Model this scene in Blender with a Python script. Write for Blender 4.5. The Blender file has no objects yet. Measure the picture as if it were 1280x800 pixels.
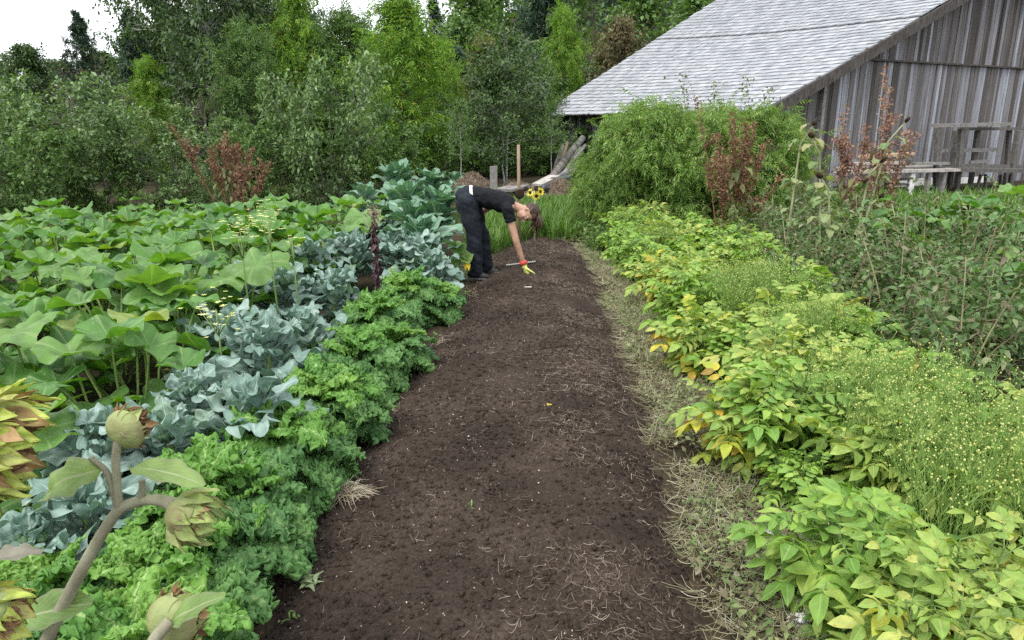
import bpy, math
import numpy as np
from mathutils import Vector, Matrix

# ---------------------------------------------------------------- camera, world, sun, exposure
S = bpy.context.scene
COL = S.collection
R = math.radians
PITCH = math.atan(245 / 900)
CAM_H = 1.70
cd = bpy.data.cameras.new('camera')
cam = bpy.data.objects.new('camera', cd)
COL.objects.link(cam)
cam.location = (0, 0, CAM_H)
cam.rotation_euler = (math.pi / 2 - PITCH, 0, 0)
cd.sensor_width = 36.0
cd.lens = 900 / 1280 * 36.0
cd.clip_start = 0.02
cd.clip_end = 2000
S.camera = cam
S.view_settings.view_transform = 'Standard'
S.view_settings.look = 'None'
S.view_settings.gamma = 1
S.view_settings.use_curve_mapping = False
S.view_settings.exposure = 1.15
try:
    S.cycles.max_bounces = 8
    S.cycles.transparent_max_bounces = 4
    S.cycles.transmission_bounces = 4
    S.cycles.diffuse_bounces = 4
    S.cycles.glossy_bounces = 2
    S.cycles.use_denoising = False
except Exception:
    pass

SUN_EL, SUN_AZ = R(56), R(215)          # azimuth clockwise from +Y
W = bpy.data.worlds.new('World')
S.world = W
W.use_nodes = True
wn = W.node_tree
for n in list(wn.nodes):
    wn.nodes.remove(n)
wo = wn.nodes.new('ShaderNodeOutputWorld')
wb = wn.nodes.new('ShaderNodeBackground')
sky = wn.nodes.new('ShaderNodeTexSky')
sky.sky_type = 'NISHITA'
sky.sun_disc = False
sky.sun_elevation = SUN_EL
sky.sun_rotation = SUN_AZ
wtc = wn.nodes.new('ShaderNodeTexCoord')
wno = wn.nodes.new('ShaderNodeTexNoise')
wno.inputs['Scale'].default_value = 2.6
wno.inputs['Detail'].default_value = 6
wcr = wn.nodes.new('ShaderNodeValToRGB')
wcr.color_ramp.elements[0].position = 0.30
wcr.color_ramp.elements[0].color = (0.70, 0.70, 0.70, 1)
wcr.color_ramp.elements[1].position = 0.5
wcr.color_ramp.elements[1].color = (1, 1, 1, 1)
wmx = wn.nodes.new('ShaderNodeMix')
wmx.data_type = 'RGBA'
wmx.inputs[7].default_value = (8.6, 8.9, 9.3, 1)     # the cloud layer's own radiance
wn.links.new(wtc.outputs['Generated'], wno.inputs['Vector'])
wn.links.new(wno.outputs['Fac'], wcr.inputs['Fac'])
wn.links.new(wcr.outputs['Color'], wmx.inputs[0])
wn.links.new(sky.outputs['Color'], wmx.inputs[6])
wn.links.new(wmx.outputs[2], wb.inputs['Color'])
wb.inputs['Strength'].default_value = 0.1
wn.links.new(wb.outputs['Background'], wo.inputs['Surface'])

sd = bpy.data.lights.new('sun', 'SUN')
sd.energy = 1.5
sd.angle = R(24)
sd.color = (1.0, 0.965, 0.9)
sun = bpy.data.objects.new('sun', sd)
COL.objects.link(sun)
_d = Vector((math.sin(SUN_AZ) * math.cos(SUN_EL), math.cos(SUN_AZ) * math.cos(SUN_EL), math.sin(SUN_EL)))
sun.rotation_euler = (-_d).to_track_quat('-Z', 'Y').to_euler()
sun.location = _d * 60

# ---------------------------------------------------------------- picture helpers (pixel of the 1280x800 photo -> place)
_cp, _sp = math.cos(PITCH), math.sin(PITCH)
def ray(px, py):
    xc, yc = (px - 640) / 900, (400 - py) / 900
    return np.array([xc, _cp + yc * _sp, -_sp + yc * _cp])
def P(px, py, z=0.0):
    d = ray(px, py)
    return np.array([0, 0, CAM_H]) + d * ((z - CAM_H) / d[2])
def PD(px, py, Y):
    d = ray(px, py)
    return np.array([0, 0, CAM_H]) + d * (Y / d[1])

# ---------------------------------------------------------------- mesh helpers
def nrm(v):
    v = np.asarray(v, float)
    return v / np.maximum(np.linalg.norm(v, axis=-1, keepdims=True), 1e-9)

def mk(name, chunks, mats, parent=None, smooth=True, loc=None):
    """join chunks (V, [F...], UV or None, material index) into ONE mesh object"""
    if not isinstance(mats, (list, tuple)):
        mats = [mats]
    vs, lo, st, uv, mi, off, lpos = [], [], [], [], [], 0, 0
    anyuv = any(c[2] is not None for c in chunks)
    for V, Fs, UV, m in chunks:
        vs.append(V)
        if anyuv:
            uv.append(UV if UV is not None else np.zeros((len(V), 2)))
        for F in Fs:
            F = np.asarray(F)
            if len(F) == 0:
                continue
            k = F.shape[1]
            lo.append((F + off).ravel())
            st.append(lpos + np.arange(len(F)) * k)
            lpos += F.size
            mi.append(np.full(len(F), m))
        off += len(V)
    vs = np.concatenate(vs); lo = np.concatenate(lo); st = np.concatenate(st); mi = np.concatenate(mi)
    me = bpy.data.meshes.new(name)
    me.vertices.add(len(vs)); me.vertices.foreach_set('co', vs.astype(np.float32).ravel())
    me.loops.add(len(lo)); me.loops.foreach_set('vertex_index', lo.astype(np.int32))
    me.polygons.add(len(st)); me.polygons.foreach_set('loop_start', st.astype(np.int32))
    for m in mats:
        me.materials.append(m)
    me.polygons.foreach_set('material_index', mi.astype(np.int32))
    if anyuv:
        u = np.concatenate(uv)
        l = me.uv_layers.new(name='UVMap')
        l.data.foreach_set('uv', u[lo].astype(np.float32).ravel())
    me.update(calc_edges=True)
    me.polygons.foreach_set('use_smooth', np.full(len(st), smooth))
    o = bpy.data.objects.new(name, me)
    COL.objects.link(o)
    if parent is not None:
        o.parent = parent
    if loc is not None:
        o.location = loc
    return o

def tag(o, label, cat, group=None, kind=None):
    if label: o['label'] = label
    if cat: o['category'] = cat
    if group: o['group'] = group
    if kind: o['kind'] = kind
    return o

def thing(name, label, cat, loc=(0, 0, 0), rz=0.0, group=None, sc=1.0):
    o = bpy.data.objects.new(name, None)
    o.empty_display_size = 0.1
    COL.objects.link(o)
    o.location = loc
    o.rotation_euler = (0, 0, rz)
    o.scale = (sc, sc, sc)
    return tag(o, label, cat, group)

KIDS = {}
def dup(root, label, loc, rz=0.0, sc=1.0, group=None, sz=None):
    """copy of a thing with copies of its parts and sub-parts"""
    r = root.copy(); COL.objects.link(r)
    r.location = loc; r.rotation_euler = (0, 0, rz); r.scale = (sc, sc, sz or sc)
    r['label'] = label
    if group: r['group'] = group
    if root.name not in KIDS:
        KIDS[root.name] = [(c, list(c.children)) for c in root.children]
    for c, gs in KIDS[root.name]:
        k = c.copy(); COL.objects.link(k); k.parent = r
        for g in gs:
            q = g.copy(); COL.objects.link(q); q.parent = k
    return r

class Kind:
    """a prototype thing: the first placing moves the prototype itself, later ones copy it"""
    def __init__(s, root): s.root, s.used = root, False
    def put(s, loc, rz=0.0, sc=1.0, label=None, group=None, sz=None):
        loc = tuple(float(v) for v in loc)
        label = label or s.root['label']
        if s.used:
            return dup(s.root, label, loc, rz, sc, group, sz)
        s.used = True
        o = s.root
        KIDS[o.name] = [(c, list(c.children)) for c in o.children]
        o.location = loc; o.rotation_euler = (0, 0, rz); o.scale = (sc, sc, sz or sc); o['label'] = label
        if group: o['group'] = group
        return o

def chunk(V, Fs, UV=None, m=0):
    if not isinstance(Fs, list): Fs = [Fs]
    return (np.asarray(V, float), [np.asarray(f) for f in Fs], UV, m)

def inst(t, M, T, m=0):
    """replicate template t (chunk) with matrices M (N,3,3) and places T (N,3)"""
    V, Fs, UV, _ = t
    N, K = len(T), len(V)
    VV = (np.einsum('nij,kj->nki', M, V) + T[:, None, :]).reshape(-1, 3)
    off = (np.arange(N) * K)[:, None, None]
    FF = [(f[None] + off).reshape(-1, f.shape[1]) for f in Fs]
    return (VV, FF, None if UV is None else np.tile(UV, (N, 1)), m)

def frames(d, up, sc=1.0):
    y = nrm(d)
    up = np.broadcast_to(np.asarray(up, float), y.shape)
    z = up - (up * y).sum(-1, keepdims=True) * y
    bad = np.linalg.norm(z, axis=-1) < 1e-3
    if bad.any():
        z = z.copy(); z[bad] = np.cross(y[bad], [1, 0.2, 0.1])
    z = nrm(z)
    x = np.cross(y, z)
    M = np.stack([x, y, z], axis=-1)
    sc = np.asarray(sc, float)
    return M * (sc[:, None, None] if sc.ndim == 1 else (sc[:, None, :] if sc.ndim == 2 else sc))

def tube(pts, rad, n=6, m=0, cap=True, uv=False):
    pts = np.asarray(pts, float); k = len(pts)
    rad = np.broadcast_to(np.asarray(rad, float), (k,))
    tg = nrm(np.gradient(pts, axis=0))
    ref = np.array([0, 0, 1.0]) if abs(tg[:, 2]).mean() < 0.85 else np.array([1.0, 0, 0])
    a = nrm(np.cross(tg, ref)); b = np.cross(tg, a)
    th = np.arange(n) * 2 * math.pi / n
    V = (pts[:, None] + rad[:, None, None] * (np.cos(th)[None, :, None] * a[:, None] + np.sin(th)[None, :, None] * b[:, None])).reshape(-1, 3)
    i = np.arange(k - 1)[:, None] * n; j = np.arange(n)[None]; j2 = (j + 1) % n
    F = np.stack([i + j, i + j2, i + n + j2, i + n + j], -1).reshape(-1, 4)
    Fs = [F]
    if cap:
        Fs.append(np.arange(n)[None, ::-1]); Fs.append((np.arange(n) + (k - 1) * n)[None])
    return (V, Fs, None, m)

def loft(pts, w, t, wd, n=16, m=0):
    """closed elliptic loft: half width w along wd, half thickness t across"""
    pts = np.asarray(pts, float); k = len(pts)
    tg = nrm(np.gradient(pts, axis=0))
    wd = np.broadcast_to(np.asarray(wd, float), pts.shape)
    a = nrm(wd - (wd * tg).sum(-1, keepdims=True) * tg); b = np.cross(tg, a)
    th = np.arange(n) * 2 * math.pi / n
    w = np.asarray(w)[:, None, None]; t = np.asarray(t)[:, None, None]
    V = (pts[:, None] + w * np.cos(th)[None, :, None] * a[:, None] + t * np.sin(th)[None, :, None] * b[:, None]).reshape(-1, 3)
    i = np.arange(k - 1)[:, None] * n; j = np.arange(n)[None]; j2 = (j + 1) % n
    F = np.stack([i + j, i + j2, i + n + j2, i + n + j], -1).reshape(-1, 4)
    return (V, [F, np.arange(n)[None, ::-1], (np.arange(n) + (k - 1) * n)[None]], None, m)

BOXF = np.array([[0, 1, 3, 2], [4, 6, 7, 5], [0, 4, 5, 1], [2, 3, 7, 6], [0, 2, 6, 4], [1, 5, 7, 3]])
def box(c, s, ax=None, m=0):
    """box centre c, full sizes s, optional 3 axes (rows)"""
    q = np.array([[x, y, z] for x in (-.5, .5) for y in (-.5, .5) for z in (-.5, .5)]) * np.asarray(s, float)
    if ax is not None: q = q @ np.asarray(ax, float)
    return (q + np.asarray(c, float), [BOXF], None, m)

def beam(a, b, w, h, up=(0, 0, 1), m=0):
    a, b = np.asarray(a, float), np.asarray(b, float)
    y = nrm(b - a); x = np.cross(y, up); x = nrm(x); z = np.cross(x, y)
    return box((a + b) / 2, (w, np.linalg.norm(b - a), h), np.stack([x, y, z]), m)

def ball(c, r, nu=10, nv=7, ax=None, m=0):
    """ellipsoid"""
    r = np.broadcast_to(np.asarray(r, float), (3,))
    ph = np.linspace(0, math.pi, nv + 1)[1:-1]; th = np.arange(nu) * 2 * math.pi / nu
    V = np.stack([np.sin(ph)[:, None] * np.cos(th), np.sin(ph)[:, None] * np.sin(th), np.cos(ph)[:, None] * np.ones(nu)], -1).reshape(-1, 3)
    V = np.vstack([V, [[0, 0, 1], [0, 0, -1]]]) * r
    if ax is not None: V = V @ np.asarray(ax, float)
    k = nv - 1
    i = np.arange(k - 1)[:, None] * nu; j = np.arange(nu)[None]; j2 = (j + 1) % nu
    F = np.stack([i + j, i + nu + j, i + nu + j2, i + j2], -1).reshape(-1, 4)
    jj = np.arange(nu); jn = (jj + 1) % nu
    T1 = np.stack([np.full(nu, k * nu), jj, jn], -1); T2 = np.stack([np.full(nu, k * nu + 1), (k - 1) * nu + jn, (k - 1) * nu + jj], -1)
    return (V + np.asarray(c, float), [F, T1, T2], None, m)

def grid_faces(nu, nv):
    i = np.arange(nu - 1)[:, None] * nv; j = np.arange(nv - 1)[None]
    return np.stack([i + j, i + nv + j, i + nv + j + 1, i + j + 1], -1).reshape(-1, 4)

# ---------------------------------------------------------------- noise
def _h(ix, iy, s):
    n = (ix.astype(np.int64) * 374761393 + iy.astype(np.int64) * 668265263 + s * 1442695041) & 0xFFFFFFFF
    n = ((n ^ (n >> 13)) * 1274126177) & 0xFFFFFFFF
    return ((n ^ (n >> 16)) & 0xFFFF) / 65535.0
def vnoise(x, y, s=0):
    x = np.asarray(x, float); y = np.asarray(y, float)
    ix, iy = np.floor(x), np.floor(y); fx, fy = x - ix, y - iy
    fx = fx * fx * (3 - 2 * fx); fy = fy * fy * (3 - 2 * fy)
    a, b, c, d = _h(ix, iy, s), _h(ix + 1, iy, s), _h(ix, iy + 1, s), _h(ix + 1, iy + 1, s)
    return (a + (b - a) * fx) * (1 - fy) + (c + (d - c) * fx) * fy
def fbm(x, y, s=0, o=4):
    r, a, t = 0, 0.5, 0
    for k in range(o):
        r = r + a * vnoise(x * 2 ** k, y * 2 ** k, s + k * 7); t += a; a *= 0.5
    return r / t
def sstep(a, b, x):
    t = np.clip((x - a) / (b - a), 0, 1); return t * t * (3 - 2 * t)

# ---------------------------------------------------------------- materials
def newmat(name):
    m = bpy.data.materials.new(name); m.use_nodes = True
    nt = m.node_tree
    for n in list(nt.nodes): nt.nodes.remove(n)
    return m, nt, nt.nodes.new('ShaderNodeOutputMaterial')
def ramp(nt, stops):
    r = nt.nodes.new('ShaderNodeValToRGB'); e = r.color_ramp.elements
    e[0].position, e[0].color = stops[0][0], (*stops[0][1], 1)
    e[1].position, e[1].color = stops[-1][0], (*stops[-1][1], 1)
    for p, c in stops[1:-1]:
        q = e.new(p); q.color = (*c, 1)
    return r
def mixc(nt, f, a, b, mode='MIX'):
    m = nt.nodes.new('ShaderNodeMix'); m.data_type = 'RGBA'; m.blend_type = mode
    for i, v in ((0, f), (6, a), (7, b)):
        if hasattr(v, 'type') and hasattr(v, 'links'): nt.links.new(v, m.inputs[i])
        else: m.inputs[i].default_value = v if i == 0 else (*v, 1)
    return m.outputs[2]
def noise(nt, scale, detail=3, vec=None, dist=0.0, rough=0.5):
    n = nt.nodes.new('ShaderNodeTexNoise')
    n.inputs['Scale'].default_value = scale; n.inputs['Detail'].default_value = detail
    n.inputs['Distortion'].default_value = dist; n.inputs['Roughness'].default_value = rough
    if vec is not None: nt.links.new(vec, n.inputs['Vector'])
    return n.outputs['Fac']
def mathn(nt, op, a, b=None, clamp=False):
    m = nt.nodes.new('ShaderNodeMath'); m.operation = op; m.use_clamp = clamp
    for i, v in ((0, a), (1, b)):
        if v is None: continue
        if hasattr(v, 'links'): nt.links.new(v, m.inputs[i])
        else: m.inputs[i].default_value = v
    return m.outputs[0]
def coords(nt, kind='Object', scale=None):
    c = nt.nodes.new('ShaderNodeTexCoord').outputs[kind]
    if scale is None: return c
    mp = nt.nodes.new('ShaderNodeMapping'); mp.inputs['Scale'].default_value = scale
    nt.links.new(c, mp.inputs['Vector']); return mp.outputs['Vector']
def bump(nt, h, strength, dist=0.01):
    b = nt.nodes.new('ShaderNodeBump'); b.inputs['Strength'].default_value = strength; b.inputs['Distance'].default_value = dist
    nt.links.new(h, b.inputs['Height']); return b.outputs['Normal']

def leaf_mat(name, stops, trans=0.3, rough=0.5, spec=0.35, mott=0.25, mscale=30, tint=(1.25, 1.35, 0.55), uvfn=None, bmp=None, gain=1.0, spots=None):
    """leaf: colour differs from leaf to leaf (per mesh island), light passes through"""
    m, nt, out = newmat(name)
    g = nt.nodes.new('ShaderNodeNewGeometry')
    r = ramp(nt, [(p, tuple(min(.9, v * gain) for v in c)) for p, c in stops])
    oi = nt.nodes.new('ShaderNodeObjectInfo')
    f = mathn(nt, 'FRACT', mathn(nt, 'ADD', g.outputs['Random Per Island'], mathn(nt, 'MULTIPLY', oi.outputs['Random'], 0.999)))
    nt.links.new(f, r.inputs['Fac'])
    c = r.outputs['Color']
    n = noise(nt, mscale, 3, coords(nt))
    if mott:
        k = ramp(nt, [(0.3, (1 - mott,) * 3), (0.7, (1 + mott,) * 3)]); nt.links.new(n, k.inputs['Fac'])
        c = mixc(nt, 1.0, c, k.outputs['Color'], 'MULTIPLY')
    if spots:
        sr = ramp(nt, [(spots[1], (0, 0, 0)), (spots[1] + .05, (1, 1, 1))]); nt.links.new(noise(nt, spots[0], 2, coords(nt)), sr.inputs['Fac'])
        c = mixc(nt, mathn(nt, 'MULTIPLY', sr.outputs['Color'], spots[3]), c, spots[2])
    if uvfn: c = uvfn(nt, c)
    p = nt.nodes.new('ShaderNodeBsdfPrincipled')
    nt.links.new(c, p.inputs['Base Color'])
    p.inputs['Roughness'].default_value = rough
    p.inputs['Specular IOR Level'].default_value = spec
    if bmp:
        nt.links.new(bump(nt, noise(nt, bmp[0], 3, coords(nt)), bmp[1], bmp[2]), p.inputs['Normal'])
    if trans > 0:
        t = nt.nodes.new('ShaderNodeBsdfTranslucent')
        nt.links.new(mixc(nt, 1.0, c, tint, 'MULTIPLY'), t.inputs['Color'])
        mx = nt.nodes.new('ShaderNodeMixShader'); mx.inputs[0].default_value = trans
        nt.links.new(p.outputs[0], mx.inputs[1]); nt.links.new(t.outputs[0], mx.inputs[2])
        nt.links.new(mx.outputs[0], out.inputs['Surface'])
    else:
        nt.links.new(p.outputs[0], out.inputs['Surface'])
    return m

def solid(name, stops, nscale=20, rough=0.7, spec=0.3, bmp=None, vec=None, island=False, stretch=None, detail=5, kr=(.65, 1.3)):
    """opaque surface: noise (or one colour per board) through a ramp, with bump"""
    m, nt, out = newmat(name)
    co = coords(nt, 'Object', stretch)
    n = noise(nt, nscale, detail, co)
    if island:
        g = nt.nodes.new('ShaderNodeNewGeometry')
        r = ramp(nt, stops); nt.links.new(g.outputs['Random Per Island'], r.inputs['Fac'])
        k = ramp(nt, [(0.3, (kr[0],) * 3), (0.72, (kr[1],) * 3)]); nt.links.new(n, k.inputs['Fac'])
        c = mixc(nt, 1.0, r.outputs['Color'], k.outputs['Color'], 'MULTIPLY')
    else:
        r = ramp(nt, stops); nt.links.new(n, r.inputs['Fac']); c = r.outputs['Color']
    p = nt.nodes.new('ShaderNodeBsdfPrincipled')
    nt.links.new(c, p.inputs['Base Color'])
    p.inputs['Roughness'].default_value = rough; p.inputs['Specular IOR Level'].default_value = spec
    if bmp:
        nt.links.new(bump(nt, noise(nt, bmp[0], 5, co), bmp[1], bmp[2]), p.inputs['Normal'])
    nt.links.new(p.outputs[0], out.inputs['Surface'])
    return m
# ================================================================ TERRAIN
BED_Y = np.array([0.2, 2.1, 3.24, 4.2, 5.1, 6.6, 8.2, 9.6, 10.4, 10.9])
BED_L = np.array([-1.00, -.95, -.93, -.82, -.70, -.55, -.42, -.20, .10, .40])
BED_R = np.array([.62, .68, .78, .82, .84, .90, .96, .98, .90, .62])
def bedL(y): return np.interp(y, BED_Y, BED_L)
def bedR(y): return np.interp(y, BED_Y, BED_R)
def hill(x, y):
    az = x / np.maximum(y, 1)
    A = sstep(-.22, .16, az)
    return 0.30 * np.clip(y - 40, 0, 150) * A + 0.8 * (fbm(x * .05, y * .05, 3) - .5) * sstep(18, 45, np.hypot(x, y))
def gz(x, y):
    x = np.asarray(x, float); y = np.asarray(y, float)
    return hill(x, y) + 0.05 * (fbm(x * .9, y * .9, 5) - .5)
def bedz(x, y):
    l, r = bedL(y), bedR(y)
    u = (x - (l + r) / 2) / ((r - l) / 2)
    m = 0.115 * (1 - np.clip(np.abs(u), 0, 1.15) ** 2.6) - 0.012
    m = m * sstep(11.1, 10.2, y) - 0.03 * sstep(10.3, 10.9, y)
    m = m - 0.02 * np.exp(-((u - .15) / .12) ** 2)                       # the shallow furrow along the crown
    m = m + .0035 * np.sin(y * 62 + 5 * fbm(x * 2.5, y * 1.5, 15, 2)) * fbm(x * 1.5, y * 1.5, 16, 2)
    m = m + 0.045 * (fbm(x * 2.2, y * 1.7, 11) - .5) + 0.030 * (fbm(x * 7, y * 9, 12, 3) - .5)
    m = m + 0.019 * (fbm(x * 30, y * 34, 13, 3) - .5) + 0.009 * (fbm(x * 80, y * 85, 14, 2) - .5)
    return m
def soilz(x, y):
    """whatever one stands on: bed or ground"""
    x = np.asarray(x, float); y = np.asarray(y, float)
    inb = (x > bedL(y) - .05) & (x < bedR(y) + .05) & (y < 10.9)
    return np.where(inb, np.maximum(bedz(x, y), gz(x, y)), gz(x, y))

def ground_material():
    m, nt, out = newmat('ground_earth')
    co = coords(nt)
    n1 = noise(nt, .8, 5, co); n2 = noise(nt, 14, 5, co)
    r1 = ramp(nt, [(.3, (.030, .021, .014)), (.5, (.045, .036, .022)), (.7, (.045, .055, .022))])
    nt.links.new(n1, r1.inputs['Fac'])
    r2 = ramp(nt, [(.3, (.6,) * 3), (.7, (1.35,) * 3)]); nt.links.new(n2, r2.inputs['Fac'])
    c = mixc(nt, 1.0, r1.outputs['Color'], r2.outputs['Color'], 'MULTIPLY')
    p = nt.nodes.new('ShaderNodeBsdfPrincipled'); nt.links.new(c, p.inputs['Base Color'])
    p.inputs['Roughness'].default_value = .95; p.inputs['Specular IOR Level'].default_value = .1
    nt.links.new(bump(nt, noise(nt, 40, 6, co), .8, .02), p.inputs['Normal'])
    nt.links.new(p.outputs[0], out.inputs['Surface'])
    return m
def soil_material():
    m, nt, out = newmat('dark_garden_soil')
    co = coords(nt)
    n1 = noise(nt, 2.4, 5, co); n2 = noise(nt, 60, 6, co, rough=.65); n3 = noise(nt, 260, 3, co)
    r1 = ramp(nt, [(.3, (.030, .0218, .0168)), (.55, (.052, .038, .0295)), (.75, (.082, .062, .048))])
    nt.links.new(n1, r1.inputs['Fac'])
    r2 = ramp(nt, [(.3, (.5,) * 3), (.7, (1.5,) * 3)]); nt.links.new(n2, r2.inputs['Fac'])
    c = mixc(nt, 1.0, r1.outputs['Color'], r2.outputs['Color'], 'MULTIPLY')
    r3 = ramp(nt, [(.62, (0,) * 3), (.74, (1,) * 3)]); nt.links.new(n3, r3.inputs['Fac'])
    c = mixc(nt, mathn(nt, 'MULTIPLY', r3.outputs['Color'], .35), c, (.16, .12, .09))
    p = nt.nodes.new('ShaderNodeBsdfPrincipled'); nt.links.new(c, p.inputs['Base Color'])
    p.inputs['Roughness'].default_value = .95; p.inputs['Specular IOR Level'].default_value = .12
    h = mathn(nt, 'ADD', noise(nt, 90, 6, co, rough=.7), mathn(nt, 'MULTIPLY', n3, .5))
    nt.links.new(bump(nt, h, 1.0, .012), p.inputs['Normal'])
    nt.links.new(p.outputs[0], out.inputs['Surface'])
    return m
M_GROUND, M_SOIL = ground_material(), soil_material()

def sheet(name, xs, ys, zf, mat):
    X, Y = np.meshgrid(xs, ys, indexing='xy')
    V = np.stack([X, Y, zf(X, Y)], -1).reshape(-1, 3)
    return mk(name, [chunk(V, grid_faces(len(ys), len(xs)))], mat)
gxs = np.unique(np.round(np.concatenate([np.linspace(-400, -40, 25), np.linspace(-40, -12, 29), np.linspace(-12, 12, 121), np.linspace(12, 40, 29), np.linspace(40, 400, 25)]), 3))
gys = np.unique(np.round(np.concatenate([np.linspace(-300, -4, 16), np.linspace(-4, 16, 101), np.linspace(16, 60, 45), np.linspace(60, 200, 47), np.linspace(200, 900, 16)]), 3))
o = sheet('ground', gxs, gys, gz, M_GROUND); o['kind'] = 'structure'
# the dug bed: its own parametrised sheet of fine clods
us = np.linspace(-1.12, 1.12, 230); vs_ = np.concatenate([np.linspace(.4, 5.0, 480), np.linspace(5.0, 10.95, 330)[1:]])
U, Vv = np.meshgrid(us, vs_, indexing='xy')
wob = .09 * (fbm(Vv * 1.3, U * 0 + np.sign(U), 21) - .5) * np.abs(U)
Xb = (bedL(Vv) + bedR(Vv)) / 2 + U * (bedR(Vv) - bedL(Vv)) / 2 + wob
o = mk('soil_bed', [chunk(np.stack([Xb, Vv, bedz(Xb, Vv)], -1).reshape(-1, 3), grid_faces(len(vs_), len(us)))], M_SOIL)
o['kind'] = 'structure'

# ================================================================ BARN
M_SHAKE = solid('silvered_roof_shakes', [(0, (.245, .255, .275)), (.5, (.305, .315, .335)), (1, (.37, .38, .40))], 5, .85, .2, (30, .3, .01), island=True, kr=(.84, 1.12))
M_BOARD = solid('weathered_barn_boards', [(0, (.055, .048, .044)), (.2, (.095, .085, .080)), (.5, (.145, .135, .135)), (.75, (.195, .188, .198)), (.9, (.255, .26, .29)), (1, (.36, .385, .44))],
                3.2, .85, .2, (22, .9, .012), island=True, stretch=(6, 6, .35))
M_BOARDD = solid('dark_rake_board', [(.3, (.035, .03, .027)), (.7, (.10, .088, .08))], 5, .85, .2, (25, .6, .01), stretch=(4, 4, 1))
M_GREY = solid('grey_old_timber', [(0, (.10, .092, .085)), (.5, (.19, .18, .17)), (1, (.30, .29, .28))], 6, .85, .2, (30, .7, .01), island=True, stretch=(2, 2, 2))
M_PALEWOOD = solid('pale_planks', [(0, (.30, .25, .20)), (.5, (.36, .33, .30)), (1, (.46, .44, .42))], 6, .8, .2, (30, .5, .01), island=True)
M_FRESH = solid('tan_lumber', [(.3, (.36, .24, .15)), (.7, (.48, .36, .25))], 8, .8, .2, (30, .5, .01))
M_WHITE = solid('white_painted_sill', [(.3, (.55, .55, .54)), (.7, (.72, .72, .70))], 5, .7, .3, (20, .3, .01))

BN = np.array([5.95, 17.7, 0.0]); BE = nrm(np.array([1.08 - 5.95, 27.4 - 17.7, 0.0])); BG = np.array([-BE[1] * -1, -BE[0], 0.0])
BG = nrm(np.array([BE[1], -BE[0], 0.0])); BLEN, BRIDGE, EAVE = 10.9, 9.0, 2.02
def bp(a, s, z=0.0):
    a, s, z = np.broadcast_arrays(np.asarray(a, float), np.asarray(s, float), np.asarray(z, float))
    return BN + a[..., None] * BE + s[..., None] * BG + z[..., None] * np.array([0, 0, 1.0])
def roofz(a, s):
    a = np.asarray(a, float); s = np.asarray(s, float)
    k = .455 + (.55 - .455) * np.clip(a / BLEN, -.1, 1.1)
    sag = -.10 * np.sin(np.clip(a / BLEN, 0, 1) * math.pi) * np.sin(np.clip(np.minimum(s, 18 - s) / 9, 0, 1) * math.pi)
    return EAVE + k * np.minimum(s, 2 * BRIDGE - s) + sag
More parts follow.
